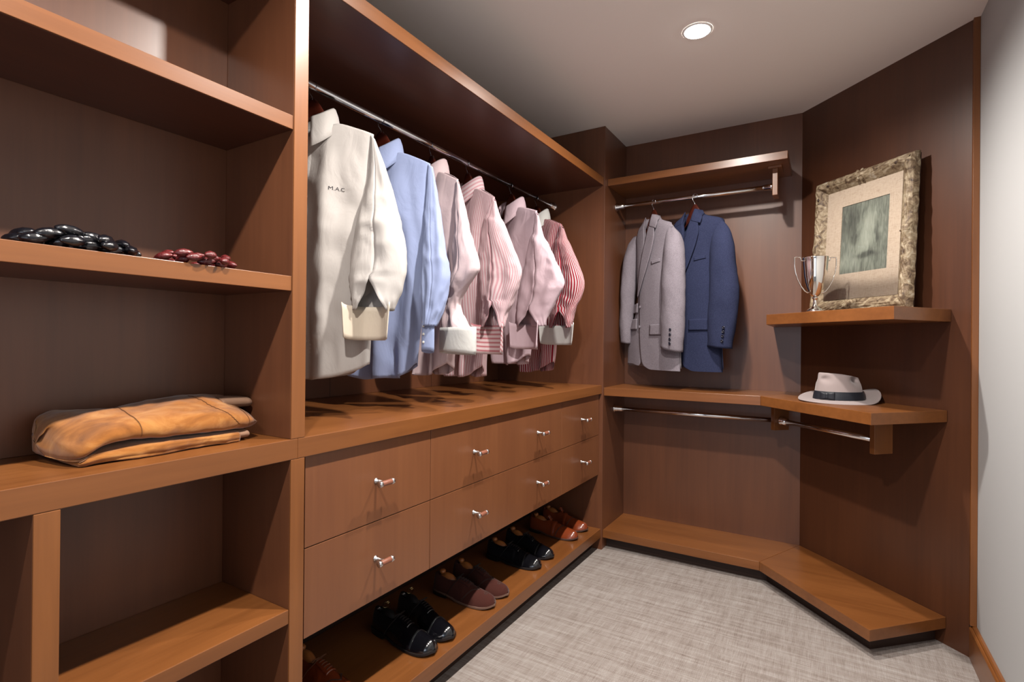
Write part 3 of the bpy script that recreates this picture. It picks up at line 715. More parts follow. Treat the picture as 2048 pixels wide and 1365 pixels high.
# ------------------------------------------------------------------ suit jackets
def make_jacket(O, thdeg, label, mat, lining, lab, shr, shl, R, Lx, hem=1.042, brk=(-0.08, 1.455), seed=0.0, flaps=None, ticket=False, hemr=0.215, heml=-0.21, buttons=True, collz=1.93, dsc=1.0):
    z0 = hem - 0.01
    t = empty('suit_jacket', (O[0], O[1], z0), math.radians(thdeg), label, 'jacket', 'jackets on the short rail')
    top = collz
    # half widths by height, right (+) and left (-)
    rt_ = [(-1.935, 0.045), (-1.90, 0.075), (-shr[1] - 0.005, shr[0] - 0.014), (-1.70, shr[0] - 0.045), (-1.45, shr[0] - 0.045), (-1.20, hemr - 0.01), (-hem, hemr)]
    lf_ = [(-1.935, 0.045), (-1.90, 0.075), (-shl[1] - 0.005, -shl[0] - 0.03), (-1.70, -shl[0] - 0.04), (-1.45, -shl[0] - 0.04), (-1.20, -heml - 0.01), (-hem, -heml)]
    W = lambda z, s: interp(rt_ if s > 0 else lf_, -z)[0]
    def dep(z): return dsc * interp([(-1.94, 0.032), (-1.88, 0.05), (-1.80, 0.062), (-1.6, 0.066), (-1.3, 0.06), (-hem, 0.055)], -z)[0]
    def ysurf(x, z, off=0.0):
        w = W(z, x); u = max(-1, min(1, x / w)); p = max(0.0, 1 - abs(u) ** 2.6) ** 0.5
        return -(dep(z) * p) - off - 0.006 * nz(x * 8, z * 4, seed) * p
    def sheet(name, Lp, Rp, mm, off, nr_=24, nc_=12, thick=0.003, lab_=None, parent=t, smooth=True, dy=0.0):
        tl = [(k / (len(Lp) - 1),) + tuple(p) for k, p in enumerate(Lp)]; tr = [(k / (len(Rp) - 1),) + tuple(p) for k, p in enumerate(Rp)]
        def P(i, j):
            v = i / (nr_ - 1); a = interp(tl, v); b = interp(tr, v); u = j / (nc_ - 1)
            x = a[0] + (b[0] - a[0]) * u; z = a[1] + (b[1] - a[1]) * u
            return (x, ysurf(x, z, off) + dy, z)
        bm = bm_grid(P, nr_, nc_, uv=lambda i, j: (j * .02, i * .03))
        o = zlocal(link_bm(name, bm, mm, parent, world_parent=False, smooth=smooth), z0); solidify(o, thick, 0)
        if lab_: o['label'] = lab_
        return o
    # back half with lining
    nb = 30
    def PB(i, j):
        z = top - 0.005 + (hem - top + 0.02) * i / 39; a = PI * j / (nb - 1); c_, s_ = math.cos(a), math.sin(a)
        w = W(z, c_) * (0.90 if z > 1.78 else 0.90 + 0.10 * min(1, (1.78 - z) / 0.2)); return (w * c_, dep(z) * 0.55 * s_ ** 0.8 if s_ > 0 else 0, z)
    b = zlocal(link_bm('back_panel', bm_grid(PB, 40, nb), [lining], t, world_parent=False, smooth=True), z0); solidify(b, 0.004, 0)
    # front panels from side seam to front edge
    zs = [1.925, 1.90, 1.86, 1.80, 1.72, 1.62, 1.52, 1.455, 1.38, 1.28, 1.18, 1.10, 1.065, hem + 0.004, hem]
    bx = brk[0]
    vR = [(0.036, 1.925), (0.028, 1.90), (0.014, 1.86), (-0.004, 1.80), (-0.026, 1.72), (-0.052, 1.62), (-0.072, 1.52), (bx, brk[1]), (bx + .004, 1.38), (bx + .008, 1.28), (bx + .014, 1.18), (bx + .024, 1.10), (bx + .042, 1.065), (bx + .085, hem + 0.004), (bx + .11, hem)]
    vL = [(-0.040, 1.925), (-0.038, 1.90), (-0.032, 1.86), (-0.022, 1.80), (-0.030, 1.72), (-0.046, 1.62), (-0.064, 1.52), (bx + .02, brk[1]), (bx + .02, 1.38), (bx + .02, 1.28), (bx + .02, 1.18), (bx + .018, 1.10), (bx + .015, 1.065 + .01), (bx + .005, hem + 0.02), (bx, hem + 0.018)]
    sheet('front_panel', vR, [(W(z, 1), z) for z in zs], mat, 0.004, 60, 22, 0.004)
    sheet('front_panel', [(-W(z, -1), z) for z in zs[:-2]] + [(-W(hem + .04, -1), hem + 0.045), (-W(hem + .04, -1) + 0.004, hem + .04)], vL, mat, 0.0, 60, 22, 0.004)
    # collar band round the neck
    nc = 31
    def PC(i, j):
        a = math.radians(-125 + 250 * j / (nc - 1)); h, f = [(-0.03, 1.06), (-0.005, 1.0), (0.018, 0.96), (0.022, 1.02), (0.004, 1.18), (-0.030, 1.36)][i]
        fr = (1 - math.cos(a)) / 2
        return (0.052 * f * math.sin(a), 0.036 * f * math.cos(a) - 0.012, top - 0.016 + h - 0.035 * fr)
    c = zlocal(link_bm('collar', bm_grid(PC, 6, nc), mat, t, world_parent=False, smooth=True), z0); solidify(c, 0.004, 0)
    # lapels
    rl = [(0.036, 1.918), (0.018, 1.87), (-0.002, 1.80), (-0.026, 1.72), (-0.050, 1.62), (-0.070, 1.53), (bx, brk[1] + 0.012)]
    ro = [(0.066, 1.90), (0.080, 1.862), (0.074, 1.80), (0.050, 1.72), (0.010, 1.62), (-0.036, 1.53), (bx + 0.003, brk[1] + .008)]
    sheet('lapel', rl[:], [(0.060, 1.905), (0.066, 1.842), (0.070, 1.797)] + ro[3:], mat, 0.018, 40, 10, 0.0045)
    sheet('collar_leaf', [(0.030, 1.935), (0.024, 1.89), (0.022, 1.868)], [(0.062, 1.926), (0.084, 1.875), (0.079, 1.845)], mat, 0.020, 14, 8, 0.004)
    ll = [(-0.068, 1.90), (-0.098, 1.845), (-0.118, 1.79), (-0.112, 1.70), (-0.100, 1.62), (-0.088, 1.53), (bx - .004, brk[1] + .02)]
    lr = [(-0.040, 1.918), (-0.034, 1.87), (-0.020, 1.80), (-0.027, 1.72), (-0.042, 1.62), (-0.060, 1.53), (bx + .006, brk[1] + .02)]
    sheet('lapel', ll, lr, mat, 0.011, 40, 10, 0.004)
    sheet('collar_leaf', [(-0.064, 1.922), (-0.092, 1.870), (-0.100, 1.845)], [(-0.034, 1.930), (-0.032, 1.89), (-0.034, 1.862)], mat, 0.012, 14, 8, 0.003)
    if lab:
        o = zlocal(link_bm('garment_label', bm_box(bmesh.new(), -0.030, 0.018, 0.0145, 0.0165, 1.800, 1.822, 0.0005), LABELM, t, world_parent=False), z0)
    # pockets
    for k, fl in enumerate(flaps):
        (x0, x1, za, zb) = fl
        sheet('pocket_flap', [(x0, za), (x0 + .001, (za + zb) / 2), (x0 - .002, zb)], [(x1, za + .002), (x1, (za + zb) / 2), (x1 + .001, zb)], mat, 0.011, 10, 10, 0.005)
    sheet('breast_pocket', [(0.040, 1.662), (0.040, 1.645)], [(0.104, 1.672), (0.104, 1.654)], mat, 0.009, 6, 8, 0.002)
    if buttons:
        for zz in (1.406, 1.289):
            y = ysurf(bx + 0.018, zz, 0.012)
            zlocal(lathe('button', [(0.007, 0.002), (0.0085, 0.0), (0.0085, -0.002), (0.006, -0.003)], (bx + .018, y + .002, zz), mat if lab else DARKB, t, 14, 'Y', local=True), z0)
    # sleeves
    for sg, lv in ((1, R), (-1, Lx)):
        zsv = [(a[1] + a[3]) / 2 for a in lv]
        tab = [((zsv[0] - zsv[k]) / (zsv[0] - zsv[-1]), (a[0] + a[2]) / 2, zsv[k], abs(a[2] - a[0]) / 2, (a[3] - a[1]) / 2) for k, a in enumerate(lv)]
        n, m = 54, 36
        def P(i, j):
            tv = i / (n - 1); cx, cz, hw, tl = interp(tab, tv); a = 2 * PI * j / m; c_, s_ = math.cos(a), math.sin(a)
            dd = min(0.052, hw * 0.95) * (0.35 + 0.65 * min(1, tv * 5) ** 0.7)
            r_ = 0.007 * nz(c_ + seed, cz * 7, s_ + seed) + 0.004 * (0.5 - abs(nz(c_ * 2 + cz * 10, cz * 12, seed)))
            r_ *= min(1, hw / .04)
            return (cx + (hw + r_) * c_, -(dd + r_) * s_ - 0.014 - 0.020 * math.sin(tv * PI * .8), cz + tl * c_)
        bm = bm_grid(P, n, m, closed=True, uv=lambda i, j: (j * .01, i * .01)); bm.verts.ensure_lookup_table(); bm.faces.new(bm.verts[0:m])
        o = zlocal(link_bm('sleeve', bm, mat, t, world_parent=False, smooth=True), z0); solidify(o, 0.003, -1)
        if sg > 0:
            for q in range(4):
                tv = 0.845 + q * 0.035; cx, cz, hw, tl = interp(tab, tv); dd = min(0.056, hw * 0.95)
                px, py = cx + hw * 0.52, -dd * 0.88 - 0.014 - 0.020 * math.sin(tv * PI * .8)
                zlocal(lathe('cuff_button', [(0.006, 0.002), (0.0078, 0.0), (0.0078, -0.003), (0.005, -0.0042), (0.0045, -0.003)], (px, py, cz), DARKB, t, 14, 'Y', local=True), z0)
    return t

make_jacket((-0.879, 3.03), -33, dsc=0.62, label='light grey wool suit jacket hanging on the left of the alcove rail', mat=TWG, lining=LININGG, lab=True, shr=(0.20, 1.835), shl=(-0.16, 1.846),
    R=[(0.140, 1.850, 0.178, 1.838), (0.138, 1.81, 0.230, 1.785), (0.128, 1.70, 0.256, 1.67), (0.122, 1.52, 0.270, 1.48), (0.128, 1.36, 0.270, 1.32), (0.122, 1.20, 0.256, 1.165), (0.118, 1.176, 0.252, 1.146)],
    Lx=[(-0.158, 1.842, -0.135, 1.84), (-0.195, 1.80, -0.12, 1.80), (-0.225, 1.70, -0.125, 1.69), (-0.234, 1.53, -0.14, 1.53), (-0.241, 1.36, -0.158, 1.36), (-0.244, 1.23, -0.172, 1.22), (-0.244, 1.20, -0.174, 1.19)],
    seed=2.0, flaps=[(0.028, 0.135, 1.300, 1.242), (-0.19, -0.088, 1.336, 1.276), (-0.175, -0.088, 1.428, 1.374)], ticket=True, hemr=0.228, heml=-0.22)
make_jacket((-0.6476, 3.03), -20, 'navy blue suit jacket hanging beside the grey jacket in the alcove', TWB, LININGB, False, (0.19, 1.852), (-0.165, 1.86),
    R=[(0.140, 1.862, 0.172, 1.856), (0.132, 1.82, 0.216, 1.798), (0.118, 1.72, 0.244, 1.70), (0.112, 1.56, 0.264, 1.53), (0.118, 1.42, 0.270, 1.42), (0.114, 1.26, 0.252, 1.26), (0.110, 1.18, 0.238, 1.168)],
    Lx=[(-0.158, 1.85, -0.135, 1.846), (-0.19, 1.80, -0.12, 1.80), (-0.215, 1.70, -0.115, 1.69), (-0.225, 1.53, -0.12, 1.53), (-0.225, 1.36, -0.125, 1.36), (-0.22, 1.22, -0.13, 1.21), (-0.215, 1.19, -0.13, 1.18)],
    seed=5.0, flaps=[(0.012, 0.116, 1.326, 1.267), (-0.19, -0.10, 1.326, 1.267)], hemr=0.176, heml=-0.16, brk=(-0.068, 1.49), buttons=True)
make_hanger('clothes_hanger', (-0.879, 3.03, 1.86), math.radians(-33), 'reddish wooden hanger holding the grey jacket', 'hangers on the short rail', 0.14, CZ, 1.968)
make_hanger('clothes_hanger', (-0.6476, 3.03, 1.86), math.radians(-20), 'reddish wooden hanger holding the blue jacket', 'hangers on the short rail', 0.14, CZ, 1.968)

# ------------------------------------------------------------------ shoes
ST = [  # t heel..toe, half width at sole, sole centre shift, top height, rim half width
 (0.00, 0.012, 0.0, 0.058, 0.010), (0.02, 0.024, 0.0, 0.064, 0.016), (0.08, 0.032, 0.0, 0.067, 0.021), (0.18, 0.035, -0.001, 0.062, 0.024),
 (0.30, 0.034, -0.002, 0.058, 0.026), (0.40, 0.035, -0.001, 0.072, 0.024), (0.50, 0.041, 0.001, 0.070, 0.020), (0.62, 0.046, 0.003, 0.060, 0.02),
 (0.74, 0.047, 0.004, 0.050, 0.02), (0.84, 0.043, 0.004, 0.044, 0.02), (0.92, 0.034, 0.003, 0.037, 0.02), (0.97, 0.022, 0.002, 0.026, 0.02), (1.0, 0.004, 0.001, 0.006, 0.02)]
def make_shoe(name, toe, heel, label, group, upper, cap=None, sole=SOLEB, lace=None, kind='oxford', side=1, base=0.1215, tree=None, treelabel=None, ring=False, caplabel=None, treevis=True):
    tx, ty = toe; hx, hy = heel
    L = math.hypot(tx - hx, ty - hy); th = math.atan2(ty - hy, tx - hx)
    t = empty(name, (hx, hy, base), th, label, 'shoe', group)
    sb = 0.016
    def zsole(u): return 0.004 + (0.012 if u < 0.30 else 0.012 * max(0, 1 - (u - 0.30) / 0.14)) + 0.010 * max(0, (u - 0.78) / 0.22) ** 2
    op0, op1 = 0.03, 0.40
    def U(u, q, off=0.0):
        """u heel..toe, q 0 left edge .. 1 right edge over the top"""
        w, cs, h, rw = interp(ST, u); zs = zsole(u) + 0.004
        a = PI * q; c_, s_ = math.cos(a), math.sin(a)
        opening = max(0.0, min(1.0, (u - op0) / 0.04)) * max(0.0, min(1.0, (op1 - u) / 0.03)) if kind else 0
        e = 0.75 if u < 0.5 else 0.75 + 0.25 * min(1, (u - 0.5) / 0.25)
        y = (w + 0.001 + off) * (abs(c_) ** e) * (1 if c_ > 0 else -1)
        lean = 1 - 0.34 * (abs(s_) ** 1.4) * (1 if u < 0.6 else max(0.4, 1 - (u - 0.6)))
        y *= lean
        z = zs + (h + off) * (abs(s_) ** (0.85 if u < .55 else 1.0))
        if opening > 0 and s_ > 0.90:
            z = z * (1 - opening) + opening * (zs + h * 0.93 - (s_ - 0.90) / 0.10 * 0.045)
        return Vector((u * L, side * cs * 1.0 + y, z))
    nu, nq = 72, 33
    us = [i / (nu - 1) for i in range(nu)]
    uend = 0.78 if cap else 1.0
    bm = bm_grid(lambda i, j: U(us[i], j / (nq - 1)), nu, nq)
    link_bm('upper', bm, upper, t, world_parent=False, smooth=True)
    if cap:
        def PCp(i, j):
            q = j / (nq - 1); s0 = {'oxford': 0.745 - 0.012 * math.sin(PI * q), 'wing': 0.70 - 0.17 * abs(2 * q - 1) ** 1.5 + 0.05 * math.exp(-((q - .5) / .1) ** 2), 'loafer': 0.70 - 0.10 * abs(2 * q - 1)}[kind]
            u = s0 + (1.0 - s0) * i / 27; rim = 0.0016 if i > 0 else 0.0002
            return U(u, q, rim)
        o = link_bm('toe_cap', bm_grid(PCp, 28, nq), cap, t, world_parent=False, smooth=True)
        if caplabel: o['label'] = caplabel
        # stitched seam rows
        for du in ((0.0, 0.014) if kind != 'wing' else (0.0, 0.012)):
            bm = bmesh.new()
            pts = []
            for j in range(1, nq - 1):
                q = j / (nq - 1); s0 = {'oxford': 0.745 - 0.012 * math.sin(PI * q), 'wing': 0.70 - 0.17 * abs(2 * q - 1) ** 1.5 + 0.05 * math.exp(-((q - .5) / .1) ** 2), 'loafer': 0.70 - 0.10 * abs(2 * q - 1)}[kind]
                pts.append(U(s0 + du, q, 0.0022))
            bm_tube(bm, pts, 0.0008, 6)
            link_bm('seam', bm, SOLED if kind != 'oxford' else upper, t, world_parent=False, smooth=True)
        if kind == 'wing':
            for sc in (0.016, 0.009):
                bm = bmesh.new(); bm_tube(bm, [U(0.865 + sc * 1.6 * math.cos(a), 0.5 + sc * 7 * math.sin(a), 0.0022) for a in [k * PI / 10 for k in range(21)]], 0.0007, 5)
                link_bm('seam', bm, SOLED, t, world_parent=False, smooth=True)
    # sole with welt, and stacked heel
    def outline(u, ex): w, cs, h, rw = interp(ST, u); return side * cs, w + ex
    def sole_bm(u0, u1, zlo, zhi, ex):
        bm = bmesh.new(); n = 40; pts = []
        for k in range(n): u = u0 + (u1 - u0) * k / (n - 1); c, w = outline(u, ex); pts.append((u * L, c - w, u))
        for k in range(n - 1, -1, -1): u = u0 + (u1 - u0) * k / (n - 1); c, w = outline(u, ex); pts.append((u * L, c + w, u))
        if u1 >= 1: pts.insert(n, (L + ex, outline(1, 0)[0], 1.0))
        lo = [bm.verts.new((x, y, zlo(u))) for x, y, u in pts]; hi = [bm.verts.new((x, y, zhi(u))) for x, y, u in pts]
        bm.faces.new(lo[::-1]); bm.faces.new(hi); m = len(pts)
        for k in range(m): bm.faces.new((lo[k], lo[(k + 1) % m], hi[(k + 1) % m], hi[k]))
        return bm
    link_bm('sole', sole_bm(0.0, 1.0, lambda u: zsole(u) - (0.002 if u > .3 else 0), lambda u: zsole(u) + 0.0055, 0.0045), sole, t, world_parent=False)
    link_bm('heel', sole_bm(0.0, 0.27, lambda u: 0.0, lambda u: zsole(u) + 0.0005, 0.0025), SOLEB, t, world_parent=False)
    # facing, tongue and laces
    if lace:
        def PF(i, j):
            u = 0.415 + 0.20 * i / 11; q = 0.5 + (j / 8 - 0.5) * (0.26 + 0.04 * i / 11); return U(u, q, 0.0030)
        o = link_bm('facing', bm_grid(PF, 12, 9), upper, t, world_parent=False, smooth=True); solidify(o, 0.002, 0)
        for k in range(5):
            u = 0.43 + k * 0.038
            pts = [U(u + (0.0 if k % 2 else 0.004) * (jj - 3) / 3, 0.5 + (jj / 6 - 0.5) * 0.15, 0.0062) for jj in range(7)]
            link_bm('lace', bm_tube(bmesh.new(), pts, 0.0016, 8), lace, t, world_parent=False, smooth=True)
        b0 = U(0.425, 0.5, 0.008)
        for s in (-1, 1):
            pts = [b0 + Vector((0.004 * math.sin(a) * 1.5, s * (0.012 + 0.012 * math.cos(a + PI)), 0.006 * math.sin(a))) for a in [k * PI / 6 for k in range(11)]]
            link_bm('lace', bm_tube(bmesh.new(), pts, 0.0013, 6), lace, t, world_parent=False, smooth=True)
        e = U(0.43, 0.62, 0.006)
        pts = [b0, (b0 + e) / 2 + Vector((0, 0, 0.002)), e, Vector((e.x - 0.012, -side * 0 + (e.y - 0.020 if e.y < 0 else e.y + 0.0), e.z - 0.02)), Vector((e.x - 0.030, e.y - 0.022, e.z - 0.045)), Vector((e.x - 0.045, e.y - 0.026, 0.012))]
        link_bm('lace', bm_tube(bmesh.new(), pts, 0.0011, 6), lace, t, world_parent=False, smooth=True)
    if kind == 'loafer':
        def PT(i, j):
            f = i / 9; q = 0.5 + (j / 8 - 0.5) * (0.22 - 0.04 * f); p = U(0.47 - 0.09 * f, q, 0.003); p.z += 0.030 * f ** 1.5; return p
        o = link_bm('tongue', bm_grid(PT, 10, 9), upper, t, world_parent=False, smooth=True); solidify(o, 0.003, 0)
        def PS(i, j):
            p = U(0.50 + 0.075 * i / 5, j / 24, 0.0028 if 0 < i < 5 else 0.0012); return p
        link_bm('strap', bm_grid(PS, 6, 25), upper, t, world_parent=False, smooth=True)
    # shoe tree standing in the opening
    if tree:
        tt = empty('shoe_tree', (hx + 0.02 * math.cos(th), hy + 0.02 * math.sin(th), base + 0.03), th, treelabel, 'shoe tree', 'shoe trees')
        m = tree
        def PB(i, j):
            f = i / 13; a = 2 * PI * j / 16
            x = 0.004 + 0.092 * f; zc = 0.036 + 0.014 * math.sin(f * PI * 0.9) - 0.016 * f; ww = 0.0165 * math.sin(PI * min(0.93, max(0.07, f))) ** 0.5; hh = 0.018 * math.sin(PI * min(0.95, max(0.05, f))) ** 0.4
            return (x, ww * math.cos(a), zc + hh * math.sin(a))
        bm = bm_grid(PB, 14, 16, closed=True); bm.verts.ensure_lookup_table(); bm.faces.new(bm.verts[0:16]); bm.faces.new(bm.verts[13 * 16:14 * 16]); bmesh.ops.recalc_face_normals(bm, faces=bm.faces[:])
        link_bm('heel_block', bm, m, tt, world_parent=False, smooth=True)
        if ring:
            pts = [(0.036 + 0.0, 0.0122 * math.cos(a), 0.070 + 0.0122 * math.sin(a)) for a in [k * 2 * PI / 24 for k in range(24)]]
            link_bm('pull_ring', bm_tube(bmesh.new(), [(p[0] + (p[2] - 0.07) * .4 + p[1] * .6, p[1] * .8, p[2] + 0.002) for p in pts], 0.0011, 8, closed=True), BRASS, tt, world_parent=False, smooth=True)
            pts = [(0.030, 0.0042 * math.cos(a), 0.0832 + 0.0042 * math.sin(a)) for a in [k * 2 * PI / 16 for k in range(16)]]
            link_bm('pull_loop', bm_tube(bmesh.new(), [(0.045 + p[0] * 0.0, p[1], p[2]) for p in pts], 0.0013, 8, closed=True), BRASS, tt, world_parent=False, smooth=True)
        else:
            bm = bm_lathe(bmesh.new(), [(0.006, 0.0), (0.007, 0.006), (0.012, 0.012), (0.0135, 0.018), (0.010, 0.024), (0.004, 0.026)], (0.016, 0, 0.044), 20)
            link_bm('knob', bm, m, tt, world_parent=False, smooth=True)
    return t

G = 'pairs of shoes on the low shelf'
BT = plain('black_tree', srgb(24, 20, 22), 0.5)
make_shoe('derby_shoe', (-1.165, 1.068), (-1.468, 1.088), 'tan leather lace-up shoe cut off at the bottom edge of the photo', G, TANL, TANL, SOLEB, LACET, 'wing', 1, tree=TW, treelabel='wooden shoe tree in the tan lace-up shoe at the bottom edge')
make_shoe('oxford_shoe', (-1.142, 1.392), (-1.440, 1.415), 'nearer shoe of the black polished cap-toe pair with brass ring trees', G, BLACKP, BLACKP, SOLEB, LACEB, 'oxford', 1, tree=BT, treelabel='black shoe tree with brass pull ring in the nearer shoe of its pair', ring=True)
make_shoe('oxford_shoe', (-1.142, 1.496), (-1.440, 1.549), 'farther shoe of the black polished cap-toe pair with brass ring trees', G, BLACKP, BLACKP, SOLEB, LACEB, 'oxford', -1, tree=BT, treelabel='black shoe tree with brass pull ring in the farther shoe of its pair', ring=True)
make_shoe('brogue_shoe', (-1.142, 1.765), (-1.440, 1.765), 'nearer shoe of the dark brown suede brogue pair', G, BROWNS, BROWNS, SOLET, LACEB, 'wing', 1, tree=TW, treelabel='wooden shoe tree in the nearer brown suede brogue')
make_shoe('brogue_shoe', (-1.144, 1.872), (-1.440, 1.900), 'farther shoe of the dark brown suede brogue pair', G, BROWNS, BROWNS, SOLET, LACEB, 'wing', -1, tree=TW, treelabel='wooden shoe tree in the farther brown suede brogue')
make_shoe('cap_toe_shoe', (-1.156, 2.185), (-1.452, 2.190), 'nearer shoe of the black cap-toe pair with pale wooden trees', G, BLACKS, BLACKP, SOLEB, LACEB, 'oxford', 1, tree=TW, treelabel='pale wooden shoe tree in the nearer black shoe beyond the suede brogues')
make_shoe('cap_toe_shoe', (-1.158, 2.320), (-1.452, 2.370), 'farther shoe of the black cap-toe pair with pale wooden trees', G, BLACKS, BLACKP, SOLEB, LACEB, 'oxford', -1, tree=TW, treelabel='pale wooden shoe tree in the farther black shoe beyond the suede brogues')
make_shoe('loafer_shoe', (-1.158, 2.612), (-1.456, 2.630), 'nearer shoe of the tan leather loafer pair at the far end', G, TANL, TANL, SOLED, None, 'loafer', 1, tree=TW, treelabel='wooden shoe tree in the nearer tan loafer')
make_shoe('loafer_shoe', (-1.164, 2.765), (-1.462, 2.795), 'farther shoe of the tan leather loafer pair beside the end panel', G, TANL, TANL, SOLED, None, 'loafer', -1, tree=TW, treelabel='wooden shoe tree in the farther tan loafer')

# ------------------------------------------------------------------ hat
t = empty('felt_hat', (0.038, 2.808, 0.9352), math.radians(31), 'pale grey felt hat with wide navy ribbon on the corner shelf', 'hat')
def crown_r(a, f):
    rx = 0.105 - 0.010 * f - 0.004 * math.sin(f * PI); ry = 0.083 - 0.018 * f
    return rx * math.cos(a), ry * math.sin(a)
def PH(i, j):
    n = 30; a = 2 * PI * j / 72; f = i / (n - 1)
    H = 0.108 + 0.010 * -math.cos(a)            # higher at the back (camera left)
    if f <= 0.72:
        g = f / 0.72; x, y = crown_r(a, g); z = H * (g ** 0.96)
        k = 1 - 0.11 * g ** 5; x *= k; y *= k
    else:
        g = (f - 0.72) / 0.28; x, y = crown_r(a, 1); r = math.cos(g * PI / 2) ** 0.8 if g < 1 else 0.0; x *= 0.89 * r; y *= 0.89 * r; z = H + 0.008 * math.sin(g * PI / 2)
        z -= 0.028 * math.exp(-(y / 0.026) ** 2) * math.exp(-((x - 0.01) / 0.075) ** 4) * g ** .7   # centre crease
    # pinches near the front and small one at the back
    for (px, pz, sx, sz, dp) in ((0.056, 0.088, 0.030, 0.019, 0.042), (-0.080, 0.092, 0.015, 0.014, 0.024)):
        w = math.exp(-((x - px) / sx) ** 2 - ((z - pz) / sz) ** 2) * dp * min(1, abs(y) / 0.045)
        y -= math.copysign(min(abs(y), w), y)
    return (x, y, 0.012 + z)
bm = bm_grid(PH, 30, 72, closed=True); bmesh.ops.remove_doubles(bm, verts=bm.verts[:], dist=0.0002)
link_bm('crown', bm, FELT, t, world_parent=False, smooth=True)
def brim_z(a, g):
    side = abs(math.sin(a)); front = max(0, math.cos(a)); back = max(0, -math.cos(a))
    near = max(0, -math.sin(a))
    return 0.012 - 0.010 * g * (0.35 + 0.65 * near) + 0.050 * g ** 1.5 * front ** 4 + 0.030 * g ** 2 * max(0, math.sin(a)) ** 2 - 0.001 * back * g
def PBm(i, j):
    a = 2 * PI * j / 96; g = i / 9; x, y = crown_r(a, 0); e = 0.058 if True else 0; d = Vector((math.cos(a), math.sin(a) * 1.1)).normalized()
    ex = 0.066 - 0.008 * abs(math.sin(a))
    return (x * 0.98 + d.x * ex * g, y * 0.98 + d.y * ex * g, max(brim_z(a, g), 0.0022))
o = link_bm('brim', bm_grid(PBm, 10, 96, closed=True), FELT, t, world_parent=False, smooth=True); solidify(o, 0.003, 1)
def PR(i, j):
    a = 2 * PI * j / 72; f = i / 5; x, y = crown_r(a, f * 0.34); s = 1.022 + 0.012 * math.sin(PI * f); return (x * s, y * s, 0.012 + 0.001 + 0.036 * f)
o = link_bm('ribbon', bm_grid(PR, 6, 72, closed=True), RIBBON, t, world_parent=False, smooth=True); o['label'] = 'navy grosgrain ribbon band'
bm = bmesh.new()
def PBow(side):
    def P(i, j):
        a = math.radians(-142 + side * (1 + 17 * i / 8)); x, y = crown_r(a, 0.17); h = (0.010 + 0.008 * (i / 8) ** 0.7); s = 1.05 + 0.03 * math.sin(PI * i / 8)
        return (x * s, y * s, 0.012 + 0.018 + h * (j / 5 * 2 - 1))
    return P
for s in (-1, 1): bm_grid(PBow(s), 9, 6, bm=bm)
def PK(i, j):
    a = math.radians(-145 + 6 * i / 4); x, y = crown_r(a, 0.17); return (x * 1.075, y * 1.075, 0.012 + 0.018 + 0.012 * (j / 4 * 2 - 1))
bm_grid(PK, 5, 5, bm=bm)
o = link_bm('bow', bm, RIBBON, t, world_parent=False, smooth=True); solidify(o, 0.003, 0)

# ------------------------------------------------------------------ silver cup
tc = (-0.0545, 2.688, 1.3393)
t = empty('trophy_cup', tc, math.radians(31), 'silver two-handled trophy cup standing in front of the framed drawing', 'trophy')
link_bm('foot', bm_lathe(bmesh.new(), [(0.034, 0), (0.0345, 0.004), (0.032, 0.007), (0.029, 0.012), (0.020, 0.017), (0.013, 0.022), (0.009, 0.032), (0.0075, 0.050), (0.009, 0.056), (0.012, 0.059), (0.0125, 0.063), (0.009, 0.066)], (0, 0, 0), 48), SILVER, t, world_parent=False, smooth=True)
prof = [(0.006, 0.066), (0.014, 0.070), (0.022, 0.082), (0.032, 0.104), (0.040, 0.130), (0.0455, 0.160), (0.048, 0.190), (0.0500, 0.215), (0.0515, 0.238), (0.0525, 0.2405), (0.0515, 0.2425), (0.0495, 0.241), (0.046, 0.19), (0.036, 0.12), (0.01, 0.08)]
link_bm('bowl', bm_lathe(bmesh.new(), prof, (0, 0, 0), 56), SILVER, t, world_parent=False, smooth=True)
for s in (-1, 1):
    pts = [(0.050, 0.226), (0.056, 0.2265), (0.064, 0.2275), (0.0655, 0.238), (0.067, 0.2415), (0.080, 0.2425), (0.0915, 0.2425), (0.0930, 0.236), (0.0925, 0.205), (0.088, 0.175), (0.078, 0.142), (0.062, 0.112), (0.046, 0.092), (0.034, 0.084), (0.026, 0.088)]
    link_bm('cup_handle', bm_tube(bmesh.new(), [(s * x, 0, z) for x, z in pts], 0.0024, 10), SILVER, t, world_parent=False, smooth=True)

